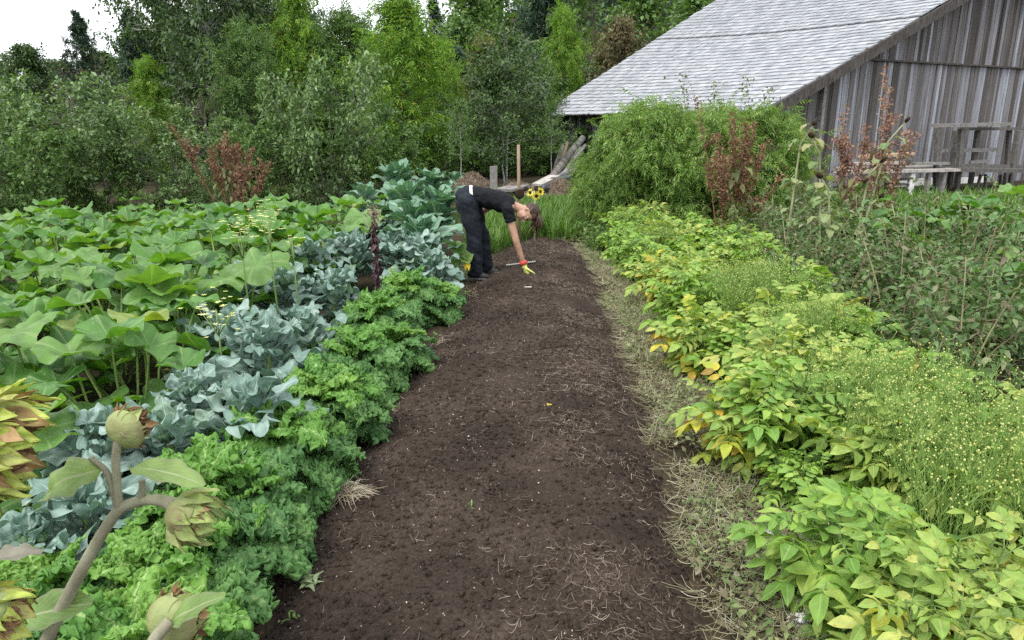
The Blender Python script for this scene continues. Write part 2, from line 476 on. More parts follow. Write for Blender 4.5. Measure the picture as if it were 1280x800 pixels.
def build_barn():
    t = thing('wooden_barn', 'old grey board barn with a long silvery shingled roof and low eave', 'barn', tuple(BN + BE * 5 + BG * 9))
    inv = np.array(t.location)
    def sub(chs): return [(c[0] - inv, c[1], c[2], c[3]) for c in chs]
    rg = np.random.default_rng(3)
    chs = []
    # deck under the shakes
    aa, ss = np.linspace(-.02, BLEN + .02, 20), np.concatenate([np.linspace(.03, 9, 20), np.linspace(9, 17.97, 20)[1:]])
    A, Sx = np.meshgrid(aa, ss, indexing='ij')
    top = bp(A, Sx, roofz(A, Sx) - .015).reshape(-1, 3); bot = top - [0, 0, .07]
    gf = grid_faces(len(aa), len(ss)); n = len(top)
    edge = np.concatenate([np.arange(len(ss)), len(ss) * np.arange(1, len(aa)) + len(ss) - 1, (len(aa) - 1) * len(ss) + np.arange(len(ss) - 2, -1, -1), len(ss) * np.arange(len(aa) - 2, 0, -1)])
    e2 = np.roll(edge, -1)
    chs.append((np.vstack([top, bot]), [gf, gf[:, ::-1] + n, np.stack([edge, edge + n, e2 + n, e2], -1)], None, 1))
    # shakes: tapered boards, thick at the butt
    tv = np.array([[-.5, 0, .0], [.5, 0, .0], [-.5, 0, 1], [.5, 0, 1], [-.5, 1, -.1], [.5, 1, -.1], [-.5, 1, .15], [.5, 1, .15]])
    tf = np.array([[0, 1, 3, 2], [4, 6, 7, 5], [0, 4, 5, 1], [2, 3, 7, 6], [0, 2, 6, 4], [1, 5, 7, 3]])
    Tm, Tt = [], []
    for side in (0, 1):
        rows = 40
        for i in range(rows):
            s0 = -.06 + i * (9.0 / rows)
            lift = .035 if s0 > 5.05 else 0.0
            a0 = -.06 + rg.uniform(0, .08)
            while a0 < BLEN + .02:
                w = rg.uniform(.10, .26)
                ac = min(a0 + w / 2, BLEN + .03); sc = s0 + rg.normal(0, .012)
                s1, s2 = (sc, sc + .3) if side == 0 else (18 - sc, 18 - sc - .3)
                p1 = bp(ac, s1, roofz(ac, s1) + lift); p2 = bp(ac, s2, roofz(ac, s2) + lift)
                y = nrm(p2 - p1); x = BE if side == 0 else -BE; z = np.cross(x, y)
                if z[2] < 0: x = -x; z = np.cross(x, y)
                Tm.append(np.stack([x * w * .97, y * .34, z * rg.uniform(.034, .044)], -1)); Tt.append(p1)
                a0 += w
    chs.append(inst((tv, [tf], None, 0), np.array(Tm), np.array(Tt), 0))
    roof = mk('roof', sub(chs), [M_SHAKE, M_BOARDD], t, smooth=False)
    # rake boards along both gable ends, rafter tails under the eave
    for a in (-.10, BLEN + .07):
        b = []
        for s0, s1 in ((.0, 8.98), (18.0, 9.02)):
            st_ = np.linspace(s0, s1, 7)
            for q in range(6):
                p1, p2 = bp(a, st_[q], roofz(a, st_[q]) - .13), bp(a, st_[q + 1], roofz(a, st_[q + 1]) - .13)
                b.append(beam(p1, p2 + nrm(p2 - p1) * -.003, .045, .26))
        mk('rake_board', sub(b), M_BOARDD, t, smooth=False)
    for k in range(19):
        a = .25 + k * .575
        mk('rafter', sub([beam(bp(a, .04, roofz(a, .04) - .155), bp(a, 1.2, roofz(a, 1.2) - .155), .07, .11)]), M_BOARDD, t, smooth=False)
    # walls of vertical boards
    def wall(name, pos, s0, s1, topf, normal, split=None, lean=0.0):
        ch = []; s = s0
        while s < s1 - .02:
            w = min(rg.uniform(.07, .19), s1 - s)
            c = pos(s + w / 2); tz = topf(s + w / 2)
            if tz > .3:
                segs = [(-.1, tz)] if split is None or tz < split + .15 else [(-.1, split), (split + .0, tz)]
                for q, (z0, z1) in enumerate(segs):
                    off = normal * (rg.uniform(-.014, .014) + (.028 if q else 0))
                    ax = np.stack([nrm(pos(s + w) - pos(s)), normal, [0, 0, 1]])
                    ch.append(box(c + off + np.array([0, 0, (z0 + z1) / 2]), (w - rg.uniform(.004, .014), .03, z1 - z0), ax))
            s += w
        return mk(name, sub(ch), M_BOARD, t, smooth=False)
    wall('gable_wall', lambda s: bp(.42, s), .4, 17.6, lambda s: float(roofz(.42, s)) - .10, -BE, 3.32)
    wall('gable_wall', lambda s: bp(BLEN - .4, s), .4, 17.6, lambda s: float(roofz(BLEN - .4, s)) - .10, BE, 3.32)
    wall('side_wall', lambda a: bp(a, .52), .44, BLEN - .42, lambda a: float(roofz(a, .52)) - .10, -BG)
    wall('side_wall', lambda a: bp(a, 17.48), .44, BLEN - .42, lambda a: float(roofz(a, 17.48)) - .10, BG)
    mk('ledger_strip', sub([beam(bp(.355, 3.15, 3.315), bp(.355, 14.85, 3.315), .05, .045)]), M_BOARDD, t, smooth=False)
    mk('wall_post', sub([beam(bp(.33, 2.3, 0), bp(.33, 2.3, float(roofz(.33, 2.3)) - .14), .12, .10, up=BG)]), M_GREY, t, smooth=False)
    for s0, s1, zz in ((5.35, 7.15, .10), (8.25, 9.6, .06)):
        mk('sill_board', sub([beam(bp(.33, s0, zz), bp(.33, s1, zz), .05, .20)]), M_WHITE, t, smooth=False)
    mk('inner_floor', sub([box(bp(BLEN / 2, 9, .06), (BLEN - 1.0, 16.9, .06), np.stack([BE, BG, [0, 0, 1]]))]), M_BOARDD, t, smooth=False)
build_barn()

# ================================================================ TREES
LEAF2 = chunk([[0, 0, 0], [-.30, .45, .07], [0, 1, -.05], [.30, .45, .07]], [[[0, 3, 2], [0, 2, 1]]])
LEAF4 = chunk([[0, 0, 0], [-.26, .38, .07], [0, .45, 0], [.26, .38, .07], [0, 1, -.14]], [[[0, 2, 1], [0, 3, 2], [1, 2, 4], [2, 3, 4]]])
def pinnate(nl=3, w=.24, ll=.42, droop=.25, base=LEAF2):
    """compound leaf, rachis along +y of length 1"""
    d, T, s = [], [], []
    for k in range(nl):
        y = .25 + .6 * k / max(nl - 1, 1)
        for sg in (-1, 1):
            d.append([sg * .8, .55, -droop]); T.append([0, y, -droop * y * y * .6]); s.append(ll * (1 - .15 * k / nl))
    d.append([0, 1, -droop * 1.2]); T.append([0, .9, -droop * .5]); s.append(ll * 1.1)
    V, F, _, _ = base
    t = (V * [w / .3 * .6, 1, 1], F, None, 0)
    return inst(t, frames(np.array(d), [0, 0, 1], np.array(s)), np.array(T))
PIN = pinnate(3)
NEEDLE = chunk([[-.09, 0, 0], [.09, 0, 0], [.05, .6, .02], [0, 1, -.06], [-.05, .6, .02]], [[[0, 1, 2], [0, 2, 4], [4, 2, 3]]])

def make_tree(name, label, cat, seed, h, cb, rad, prof, nl, nsub, nleaf, lsize, tmpl, elev=(50, 20), droop=.3, tr=.12,
              bark=None, leaf=None, jit=.10, stems=1, spread=.0, sublen=.5, up=.6, upn=1.0, bow=0.0):
    rg = np.random.default_rng(seed)
    t = thing(name, label, cat)
    wood, LP, LD = [], [], []
    for sidx in range(stems):
        az = rg.uniform(0, 6.283) if stems > 1 else 0
        az = sidx * 6.283 / stems + rg.uniform(-.4, .4)
        hh = h * (rg.uniform(.72, 1.0) if (stems > 1 and sidx > 0) else 1.0)
        zz = np.linspace(0, 1, 9)
        sp = spread * rg.uniform(.5, 1.15) if stems > 1 else spread * .3
        wx = np.cumsum(rg.normal(0, .018 * h, 9)) * (zz > 0); wy = np.cumsum(rg.normal(0, .018 * h, 9)) * (zz > 0)
        base = .06 * stems * .5 if stems > 1 else 0
        tp = np.stack([math.cos(az) * (base + sp * zz ** 1.1) + wx * .5, math.sin(az) * (base + sp * zz ** 1.1) + wy * .5, zz * hh - .08], -1)
        wood.append(tube(tp, tr / math.sqrt(stems) * (1 - zz * .93) * (1 + .5 * np.exp(-zz * 18)), 7))
        nls = max(3, nl // stems)
        for i in range(nls):
            f = cb + (1 - cb) * ((i + rg.uniform(0, 1)) / nls) ** .92
            if f > .985: f = .985
            p0 = np.array([np.interp(f, zz, tp[:, k]) for k in range(3)])
            a = i * 2.399 + rg.uniform(-.5, .5) + az
            if stems > 1: a = az + rg.normal(0, 1.0)
            L = rad * prof((f - cb) / (1 - cb)) * rg.uniform(.62, 1.18) + .05
            el = R(np.interp(f, [cb, 1], [elev[1], elev[0]])) + rg.normal(0, .16)
            s = np.linspace(0, 1, 5)
            hd = np.array([math.cos(a), math.sin(a), 0])
            lp = p0 + (hd[None] * math.cos(el) * s[:, None] + np.array([0, 0, 1.0]) * (math.sin(el) * s - bow * s * s)[:, None]) * L
            lp += np.cumsum(rg.normal(0, .03 * L, (5, 3)), 0) * (s > 0)[:, None]
            wood.append(tube(lp, tr * .38 * (1 - f * .75) / math.sqrt(stems) * (1 - .88 * s) + .004, 5, cap=False))
            for j in range(nsub + 1):
                if j == nsub:
                    b0, b1 = lp[2], lp[4]
                else:
                    u = rg.uniform(.25, 1.0)
                    b0 = np.array([np.interp(u, s, lp[:, k]) for k in range(3)])
                    dd = nrm(hd * .9 + np.array([0, 0, up * .5]) + rg.normal(0, .62, 3))
                    b1 = b0 + dd * L * sublen * rg.uniform(.5, 1.15) - np.array([0, 0, bow * .3 * L])
                    wood.append(tube(np.stack([b0, (b0 + b1) / 2 + rg.normal(0, .02 * L, 3), b1]), [.010 * tr / .12 + .002, .006 * tr / .12 + .002, .003], 3, cap=False))
                k = max(2, int(nleaf * rg.uniform(.6, 1.4)))
                u = rg.uniform(.05, 1.08, k)[:, None]
                LP.append(b0 + (b1 - b0) * u + rg.normal(0, jit, (k, 3)))
                LD.append(nrm(np.broadcast_to(nrm(b1 - b0) * .55, (k, 3)) + rg.normal(0, .6, (k, 3)) - np.array([0, 0, droop])))
    LP, LD = np.concatenate(LP), np.concatenate(LD)
    k = len(LP)
    upv = nrm(np.array([0, 0, upn]) + rg.normal(0, .5, (k, 3)))
    mk('trunk', wood, bark, t)
    mk('crown', [inst(tmpl, frames(LD, upv, lsize * rg.uniform(.65, 1.3, k)), LP)], leaf, t, smooth=False)
    return Kind(t)

M_BARK = solid('grey_brown_bark', [(.3, (.035, .030, .025)), (.7, (.085, .076, .066))], 12, .9, .15, (30, .8, .02), stretch=(1, 1, .3))
M_BIRCH = solid('pale_birch_bark', [(.25, (.06, .055, .05)), (.45, (.30, .29, .27)), (.8, (.42, .41, .39))], 7, .8, .2, (20, .5, .01), stretch=(.6, .6, 2.5))
M_TWIG = solid('grey_twigs', [(.3, (.09, .082, .072)), (.7, (.17, .16, .145))], 14, .9, .15)
L_DARK = leaf_mat('dark_alder_leaves', [(0, (.022, .045, .014)), (.5, (.036, .068, .020)), (1, (.060, .100, .030))], .28, .5, .4, .2, 2.0, gain=1.6)
L_MID = leaf_mat('mid_green_leaves', [(0, (.035, .072, .018)), (.5, (.060, .115, .028)), (1, (.100, .150, .045))], .32, .5, .35, .2, 1.5, gain=1.55)
L_LIME = leaf_mat('yellow_green_leaves', [(0, (.070, .150, .016)), (.55, (.120, .230, .026)), (.9, (.180, .290, .040)), (1, (.32, .34, .05))], .38, .5, .3, .2, 1.2, gain=1.15)
L_WILLOW = leaf_mat('grey_green_willow_leaves', [(0, (.042, .080, .026)), (.5, (.075, .128, .042)), (.9, (.13, .19, .075)), (1, (.20, .24, .14))], .28, .5, .35, .2, 2.0, gain=1.5)
L_OLIVE = leaf_mat('olive_leaves', [(0, (.05, .068, .022)), (.6, (.09, .11, .035)), (1, (.16, .15, .055))], .3, .5, .3, .2, 1.5, gain=1.3)
L_FIR = leaf_mat('dark_conifer_needles', [(0, (.012, .028, .016)), (.6, (.022, .046, .024)), (1, (.040, .070, .034))], .12, .55, .3, .25, 1.0, gain=1.5)
L_FIRB = leaf_mat('blue_green_needles', [(0, (.022, .046, .030)), (.6, (.040, .075, .046)), (1, (.07, .11, .06))], .12, .55, .3, .25, 1.0, gain=1.5)
L_BROWN = leaf_mat('brownish_leaves', [(0, (.08, .070, .040)), (.6, (.12, .105, .055)), (1, (.17, .13, .08))], .25, .6, .2, .2, 1.5, gain=1.2)

def pr_round(f): return max(.12, math.sin(math.pi * min(1, .18 + .80 * f)) ** .7)
def pr_cone(f): return max(.05, 1.0 - f) ** .85
def pr_oval(f): return max(.15, math.sin(math.pi * (.12 + .83 * f)))
def pr_vase(f): return .35 + .65 * math.sin(math.pi * (.1 + .75 * f))

K = {}
K['alder'] = (make_tree('alder_tree', 'x', 'tree', 11, 9.0, .08, 2.7, pr_oval, 76, 7, 28, .22, LEAF4, (65, 10), .45, .13, M_BARK, L_DARK, .15), 9.0)
K['birch'] = (make_tree('birch_tree', 'x', 'tree', 12, 10.0, .22, 3.0, pr_oval, 80, 7, 32, .205, LEAF4, (60, 5), .75, .15, M_BIRCH, L_DARK, .17, bow=.30), 10.0)
K['maple'] = (make_tree('box_elder_tree', 'x', 'tree', 13, 7.0, .06, 2.1, pr_oval, 64, 5, 8, .46, PIN, (62, 8), .75, .09, M_BARK, L_LIME, .12), 7.0)
K['mapleb'] = (make_tree('box_elder_tree', 'x', 'tree', 14, 6.5, .06, 2.2, pr_round, 66, 5, 8, .42, PIN, (62, 8), .6, .09, M_BARK, L_MID, .12), 6.5)
K['round'] = (make_tree('round_crowned_tree', 'x', 'tree', 15, 5.0, .34, 1.9, pr_round, 54, 7, 24, .15, LEAF4, (70, 5), .35, .06, M_BIRCH, L_DARK, .12, stems=2, spread=.7), 5.0)
K['olive'] = (make_tree('leafy_tree', 'x', 'tree', 16, 5.5, .10, 2.0, pr_round, 64, 6, 24, .16, LEAF4, (70, 10), .35, .09, M_BARK, L_OLIVE, .13), 5.5)
K['bush'] = (make_tree('willow_bush', 'x', 'bush', 17, 3.0, .04, 1.25, pr_vase, 60, 5, 22, .14, LEAF4, (60, 10), .15, .06, M_TWIG, L_WILLOW, .08, stems=7, spread=1.2), 3.0)
K['bushd'] = (make_tree('leafy_bush', 'x', 'bush', 18, 2.6, .04, 1.2, pr_vase, 60, 5, 22, .15, LEAF4, (60, 5), .3, .06, M_BARK, L_MID, .08, stems=6, spread=1.2), 2.6)
K['spruce'] = (make_tree('spruce_tree', 'x', 'tree', 19, 8.0, .03, 2.6, pr_cone, 96, 9, 17, .24, NEEDLE, (32, -10), .45, .11, M_BARK, L_FIR, .05, sublen=.36, up=.0, bow=.12), 8.0)
K['pine'] = (make_tree('pine_tree', 'x', 'tree', 20, 8.5, .12, 2.0, pr_oval, 80, 7, 26, .26, NEEDLE, (55, 0), .1, .12, M_BARK, L_FIRB, .10, sublen=.42), 8.5)
K['thin'] = (make_tree('sapling', 'x', 'tree', 21, 4.6, .45, 1.0, pr_round, 24, 4, 15, .13, LEAF4, (70, 15), .4, .04, M_BIRCH, L_MID, .10), 4.6)
K['brown'] = (make_tree('thinning_tree', 'x', 'tree', 22, 6.0, .20, 1.9, pr_round, 54, 5, 16, .20, LEAF4, (70, 15), .3, .08, M_TWIG, L_BROWN, .14), 6.0)
K['bare'] = (make_tree('dead_shrub', 'x', 'bush', 23, 3.6, .2, 1.3, pr_vase, 60, 4, 3, .08, LEAF4, (60, 10), .2, .05, M_TWIG, L_BROWN, .06, stems=3, spread=.7), 3.6)
K['farleaf'] = (make_tree('hillside_tree', 'x', 'tree', 24, 9.0, .14, 2.6, pr_oval, 46, 4, 14, .38, LEAF4, (65, 10), .3, .12, M_TWIG, L_MID, .26), 9.0)
K['farpine'] = (make_tree('hillside_pine', 'x', 'tree', 25, 11.0, .14, 2.5, pr_cone, 64, 6, 13, .44, NEEDLE, (40, 0), .3, .13, M_TWIG, L_FIRB, .16), 11.0)
K['farfir'] = (make_tree('hillside_fir', 'x', 'tree', 26, 11.0, .05, 2.5, pr_cone, 80, 6, 13, .44, NEEDLE, (40, -5), .4, .13, M_BARK, L_FIR, .14), 11.0)

def tree(kind, px, top, Y, label, wide=1.0, group=None, hmax=None):
    k, h0 = K[kind]
    p = PD(px, top, Y); x, y = p[0], p[1]
    g = float(gz(x, y)); h = p[2] - g
    s = h / h0
    rr = np.random.default_rng(int(px * 7 + Y * 13) & 0xffff)
    return k.put((x, y, g), rr.uniform(0, 6.28), s * wide, label, group, sz=s)
# nearest woodland edge, each tree one can tell apart
tree('alder', 28, 62, 27, 'dark rounded tree at the far left edge of the wood, under open sky', 1.0)
tree('spruce', 96, 14, 27, 'pointed spruce standing alone against the white sky', .85)
tree('spruce', 158, 12, 25, 'dense dark conifer beside the big birch', .8)
tree('birch', 238, -95, 23, 'tallest birch with pale trunk and hanging dark foliage', 1.0)
tree('alder', 335, -60, 26, 'tall dark alder whose top leaves the frame right of the birch', .9)
tree('alder', 190, -50, 27, 'tall dark alder directly left of the tallest birch', .8)
tree('maple', 184, 82, 21.5, 'small sapling with bright green feather leaves before the dark conifer', .75)
tree('mapleb', 300, 42, 21, 'mid green tree with fine yellowish leaves in front of the alder', .9)
tree('maple', 368, -6, 23, 'narrow yellow-green tree with clusters of yellowing leaves', .62)
tree('maple', 497, 4, 20, 'big bright lime-green box elder with drooping leaves', 1.0)
tree('mapleb', 425, 24, 24, 'green tree behind and left of the lime box elder', 1.0)
tree('maple', 545, 60, 24, 'lime-green tree half hidden behind the big box elder', .75)
tree('round', 632, 58, 20, 'dark round tree on two slim pale trunks behind the bending person', 1.0)
tree('maple', 703, 20, 31, 'slim light green tree just left of the barn eave', .62)
tree('olive', 612, 62, 26, 'olive tree rising behind the dark round tree', .9)
tree('brown', 775, 34, 34, 'thin brownish tree above the barn roof edge', .8)
tree('thin', 575, 128, 18, 'leaning sapling with a bare pale stem left of the stake', .8)
tree('thin', 690, 130, 19.5, 'slender sapling between stake and leaning logs', .8)
tree('bare', 118, 92, 20, 'grey half-bare shrub in front of the spruce', 1.0)
tree('bare', 250, 110, 20.5, 'grey leafless twigs showing beneath the birch', .9)
tree('bush', 40, 118, 14.2, 'grey-green willow bush at the left edge', 1.0)
tree('bush', 205, 150, 15, 'broad grey-green willow bush behind the rust-red plant', 1.1)
tree('bush', 405, 96, 15.5, 'tall silvery willow bush left of the lime box elder', .75)
tree('bushd', 118, 190, 14.6, 'dark leafy bush between two willow bushes', 1.0)
tree('bushd', 330, 170, 15.6, 'dark leafy bush under the yellowish tree', 1.0)
tree('bushd', 472, 178, 16, 'low green bush at the foot of the box elder', 1.0)
tree('bushd', 545, 160, 19.5, 'green bush in shade beside the leaning sapling', .9)
tree('bushd', 2, 175, 12.4, 'low leafy bush cut off by the left edge of the view', 1.0)
tree('bush', 262, 205, 14.4, 'low willow bush just behind the rust-red plant', .9)
# second line: closes the wood
rg = np.random.default_rng(41)
G2 = 'trees in the second line of the wood'
second = [('alder', 165, 55, 33), ('alder', 245, 50, 35), ('alder', 345, 45, 34), ('alder', 70, 80, 34), ('alder', 200, 40, 32), ('alder', 130, 70, 36), ('birch', 290, -40, 31), ('alder', 400, 52, 33), ('alder', 455, 48, 31),
          ('alder', 520, 62, 31), ('alder', 575, 85, 30), ('alder', 650, 80, 31), ('alder', 700, 84, 33), ('alder', 605, 92, 28), ('alder', 738, 92, 36),
          ('pine', 500, 60, 37), ('pine', 572, 62, 40), ('pine', 612, 66, 38), ('pine', 335, 20, 36), ('spruce', 40, 70, 38), ('pine', 660, 62, 40),
          ('pine', 720, 56, 42), ('olive', 765, 75, 39), ('alder', -40, 60, 30), ('alder', -90, 70, 28), ('spruce', -150, 40, 30), ('alder', 0, 85, 40), ('alder', 670, 100, 27)]
for kd, px, top, Y in second:
    tree(kd, px, top, Y, {'alder': 'dark leafy tree standing deeper in the wood behind the front trees', 'birch': 'dark birch standing directly behind the tallest birch',
                          'pine': 'blue-green pine standing deeper in the wood behind the front trees', 'spruce': 'dark spruce standing deeper in the wood behind the front trees',
                          'olive': 'olive tree standing deeper in the wood beside the barn eave'}[kd], 1.1, G2 if kd in ('alder', 'pine', 'spruce') else None)
GU = 'shaded bushes under the wood edge'
for px, top, Y in [(600, 165, 24), (655, 165, 25), (700, 165, 26), (560, 160, 25), (510, 160, 25), (440, 150, 24), (380, 150, 25), (300, 150, 25), (230, 160, 24),
                   (160, 150, 23), (90, 150, 24), (20, 150, 23), (-60, 140, 20), (735, 150, 30), (630, 150, 30), (580, 150, 30)]:
    tree('bushd', px, top, Y, 'dark leafy bush in the shade under the trees', 1.3, GU)
# wooded hillside
GH = 'trees on the wooded hillside'
HL = {'farleaf': 'leafy green tree on the distant wooded hillside', 'farpine': 'blue-green pine on the distant wooded hillside', 'farfir': 'dark pointed fir on the distant wooded hillside'}
nh = 0
for Y in (44, 50, 57, 65, 74, 84, 96, 110, 126):
    x0, x1 = -.34 * Y, .44 * Y
    x = x0 + rg.uniform(0, 3)
    while x < x1:
        y = Y + rg.uniform(-3, 3)
        kd = rg.choice(['farleaf', 'farpine', 'farpine', 'farfir', 'farfir']) if Y > 60 else rg.choice(['farleaf', 'farleaf', 'farpine', 'farfir'])
        k, h0 = K[kd]
        s = rg.uniform(.62, 1.05)
        if x / y < -.16: s *= .75
        k.put((x, y, float(gz(x, y)) - .1), rg.uniform(0, 6.28), s * 1.1, HL[kd], GH, sz=s)
        nh += 1
        x += rg.uniform(2.6, 4.6) * (1 + Y / 160)
print('hill trees', nh)
# ================================================================ CROPS
def rib_uv(width=.05, pale=(.30, .38, .20), soft=.03, lat=None, edge=None):
    """pale midrib (and optional side veins) from a leaf's own UV: u across 0..1, v along"""
    def f(nt, c):
        uv = nt.nodes.new('ShaderNodeUVMap'); sx = nt.nodes.new('ShaderNodeSeparateXYZ')
        nt.links.new(uv.outputs['UV'], sx.inputs[0])
        d = mathn(nt, 'ABSOLUTE', mathn(nt, 'SUBTRACT', sx.outputs['X'], .5))
        r = ramp(nt, [(width, (1, 1, 1)), (width + soft, (0, 0, 0))]); nt.links.new(d, r.inputs['Fac'])
        c = mixc(nt, mathn(nt, 'MULTIPLY', r.outputs['Color'], .8), c, pale)
        if lat:
            w = nt.nodes.new('ShaderNodeMath'); w.operation = 'SINE'
            ph = mathn(nt, 'MULTIPLY', mathn(nt, 'SUBTRACT', sx.outputs['Y'], mathn(nt, 'MULTIPLY', d, lat[1])), lat[0])
            nt.links.new(ph, w.inputs[0])
            r2 = ramp(nt, [(.90, (0, 0, 0)), (.985, (1, 1, 1))]); nt.links.new(w.outputs[0], r2.inputs['Fac'])
            c = mixc(nt, mathn(nt, 'MULTIPLY', r2.outputs['Color'], lat[2]), c, pale)
        if edge:
            r3 = ramp(nt, [(edge[0], (0, 0, 0)), (.5, (1, 1, 1))]); nt.links.new(d, r3.inputs['Fac'])
            c = mixc(nt, mathn(nt, 'MULTIPLY', r3.outputs['Color'], edge[2]), c, edge[1])
        return c
    return f
def squash_uv(nt, c):
    """radiating veins of a squash leaf: u = angle, v = radius"""
    uv = nt.nodes.new('ShaderNodeUVMap'); sx = nt.nodes.new('ShaderNodeSeparateXYZ')
    nt.links.new(uv.outputs['UV'], sx.inputs[0])
    s = nt.nodes.new('ShaderNodeMath'); s.operation = 'COSINE'
    nt.links.new(mathn(nt, 'MULTIPLY', sx.outputs['X'], 6.28318 * 7), s.inputs[0])
    wv = mathn(nt, 'ADD', s.outputs[0], mathn(nt, 'MULTIPLY', sx.outputs['Y'], .035))
    r = ramp(nt, [(.955, (0, 0, 0)), (.99, (1, 1, 1))]); nt.links.new(wv, r.inputs['Fac'])
    c = mixc(nt, mathn(nt, 'MULTIPLY', r.outputs['Color'], .55), c, (.26, .36, .14))
    return c

L_KALE = leaf_mat('curly_kale_green', [(0, (.070, .165, .048)), (.5, (.092, .205, .058)), (1, (.122, .250, .068))], .22, .5, .3, .22, 60, (1.2, 1.3, .5), rib_uv(.014, (.22, .34, .12), .02), (220, .6, .004))
L_KALEIN = leaf_mat('young_kale_green', [(0, (.092, .225, .042)), (.5, (.128, .280, .052)), (1, (.175, .330, .062))], .28, .5, .3, .2, 60, (1.2, 1.25, .5), rib_uv(.016, (.34, .48, .18), .02), (220, .6, .004))
L_BROC = leaf_mat('blue_grey_brassica_leaf', [(0, (.115, .195, .155)), (.5, (.175, .265, .225)), (.85, (.250, .340, .305)), (1, (.13, .21, .11))], .15, .45, .4, .18, 14, (.9, 1.2, .7), rib_uv(.018, (.36, .45, .40), .02, (38, 1.1, .32)), (40, .3, .006), spots=(45, .66, (.36, .40, .32), .45))
L_CABB = leaf_mat('sea_green_cabbage_leaf', [(0, (.065, .155, .090)), (.6, (.105, .215, .130)), (1, (.160, .270, .180))], .2, .42, .45, .16, 14, (1., 1.25, .6), rib_uv(.024, (.36, .46, .34), .02, (34, 1.0, .35)), (40, .3, .006), spots=(45, .68, (.33, .38, .28), .4))
L_SQ = leaf_mat('squash_leaf', [(0, (.056, .150, .032)), (.5, (.092, .210, .044)), (.93, (.145, .265, .065)), (1, (.22, .28, .06))], .34, .5, .4, .24, 9, (1.35, 1.5, .3), squash_uv, (60, .35, .006), spots=(26, .62, (.24, .32, .20), .5))
L_SQS = leaf_mat('squash_stalk', [(0, (.16, .24, .06)), (1, (.26, .34, .10))], .1, .5, .3, .1, 20)
L_POT = leaf_mat('potato_leaf', [(0, (.120, .250, .040)), (.45, (.185, .330, .055)), (.8, (.250, .400, .065)), (1, (.34, .44, .09))], .33, .5, .35, .16, 24, (1.3, 1.3, .45), rib_uv(.022, (.30, .42, .13), .03, (40, 1.2, .35)), (90, .4, .004), spots=(70, .66, (.24, .19, .06), .6))
L_POT2 = leaf_mat('pale_potato_leaf', [(0, (.17, .29, .055)), (.45, (.25, .37, .075)), (.8, (.33, .43, .10)), (1, (.44, .45, .12))], .33, .55, .3, .22, 24, (1.3, 1.3, .45), rib_uv(.022, (.36, .44, .17), .03, (40, 1.2, .35)), (90, .4, .004), spots=(60, .62, (.30, .22, .07), .6))
L_POTY = leaf_mat('yellowing_potato_leaf', [(0, (.28, .36, .045)), (.4, (.40, .43, .05)), (.75, (.55, .45, .06)), (.92, (.52, .34, .05)), (1, (.22, .13, .05))], .33, .55, .3, .2, 30, (1.2, 1.1, .5), rib_uv(.022, (.42, .42, .14), .03), (90, .4, .004))
L_STEM = leaf_mat('pale_green_stem', [(0, (.13, .21, .055)), (1, (.22, .30, .10))], .1, .5, .3, .15, 20)
L_FLAX = leaf_mat('thin_flax_green', [(0, (.15, .28, .06)), (.5, (.22, .36, .085)), (1, (.32, .43, .12))], .3, .5, .3, .1, 8)
L_POD = leaf_mat('yellow_green_seed_pods', [(0, (.34, .42, .10)), (.6, (.46, .50, .15)), (1, (.58, .56, .25))], .15, .5, .35, .1, 20)
L_BEAN = leaf_mat('dull_bean_leaf', [(0, (.055, .105, .034)), (.45, (.095, .170, .055)), (.78, (.150, .225, .090)), (.90, (.22, .215, .13)), (1, (.15, .115, .08))], .25, .55, .3, .2, 14)
L_BEANST = leaf_mat('brown_bean_stem', [(0, (.13, .11, .065)), (.5, (.22, .20, .11)), (1, (.33, .32, .18))], .05, .6, .2, .2, 12)
L_GRASS = leaf_mat('fresh_grass', [(0, (.062, .125, .026)), (.5, (.100, .195, .040)), (1, (.165, .26, .065))], .35, .5, .3, .2, 2.5)
L_WEED = leaf_mat('low_weeds', [(0, (.055, .110, .026)), (.5, (.090, .165, .040)), (.85, (.15, .22, .07)), (1, (.25, .24, .10))], .3, .5, .3, .2, 4)
L_PALEWEED = leaf_mat('pale_wilting_weeds', [(0, (.10, .15, .05)), (.5, (.16, .22, .08)), (.85, (.24, .27, .12)), (1, (.34, .31, .17))], .3, .55, .3, .2, 4)
L_STRAW = leaf_mat('dry_straw', [(0, (.17, .13, .085)), (.5, (.30, .25, .17)), (.85, (.42, .37, .27)), (1, (.52, .49, .40))], .1, .7, .2, .1, 8)
L_BEDST = leaf_mat('soil_stained_straw', [(0, (.065, .046, .034)), (.5, (.12, .09, .066)), (.82, (.20, .155, .115)), (1, (.42, .37, .30))], .05, .75, .2, .1, 8)
L_LITTER = leaf_mat('pulled_weed_litter', [(0, (.11, .085, .05)), (.35, (.22, .19, .11)), (.6, (.24, .26, .13)), (.85, (.38, .35, .24)), (1, (.50, .48, .38))], .15, .7, .2, .1, 8)
L_DEAD = leaf_mat('withered_leaf', [(0, (.075, .055, .035)), (.5, (.14, .12, .075)), (.8, (.19, .19, .10)), (1, (.30, .28, .20))], .15, .7, .2, .2, 20)
L_RED = leaf_mat('rust_red_seed_plume', [(0, (.12, .058, .040)), (.5, (.20, .098, .066)), (.8, (.27, .15, .10)), (1, (.17, .17, .08))], .2, .6, .2, .2, 8)
L_PINK = leaf_mat('dusky_pink_seed_plume', [(0, (.17, .085, .070)), (.5, (.27, .145, .12)), (.8, (.34, .20, .15)), (1, (.22, .22, .11))], .2, .6, .2, .2, 8)
L_YEL = leaf_mat('yellow_petals', [(0, (.62, .50, .04)), (.6, (.80, .68, .08)), (1, (.85, .78, .25))], .3, .5, .3, .05, 8, (1, 1, .6))
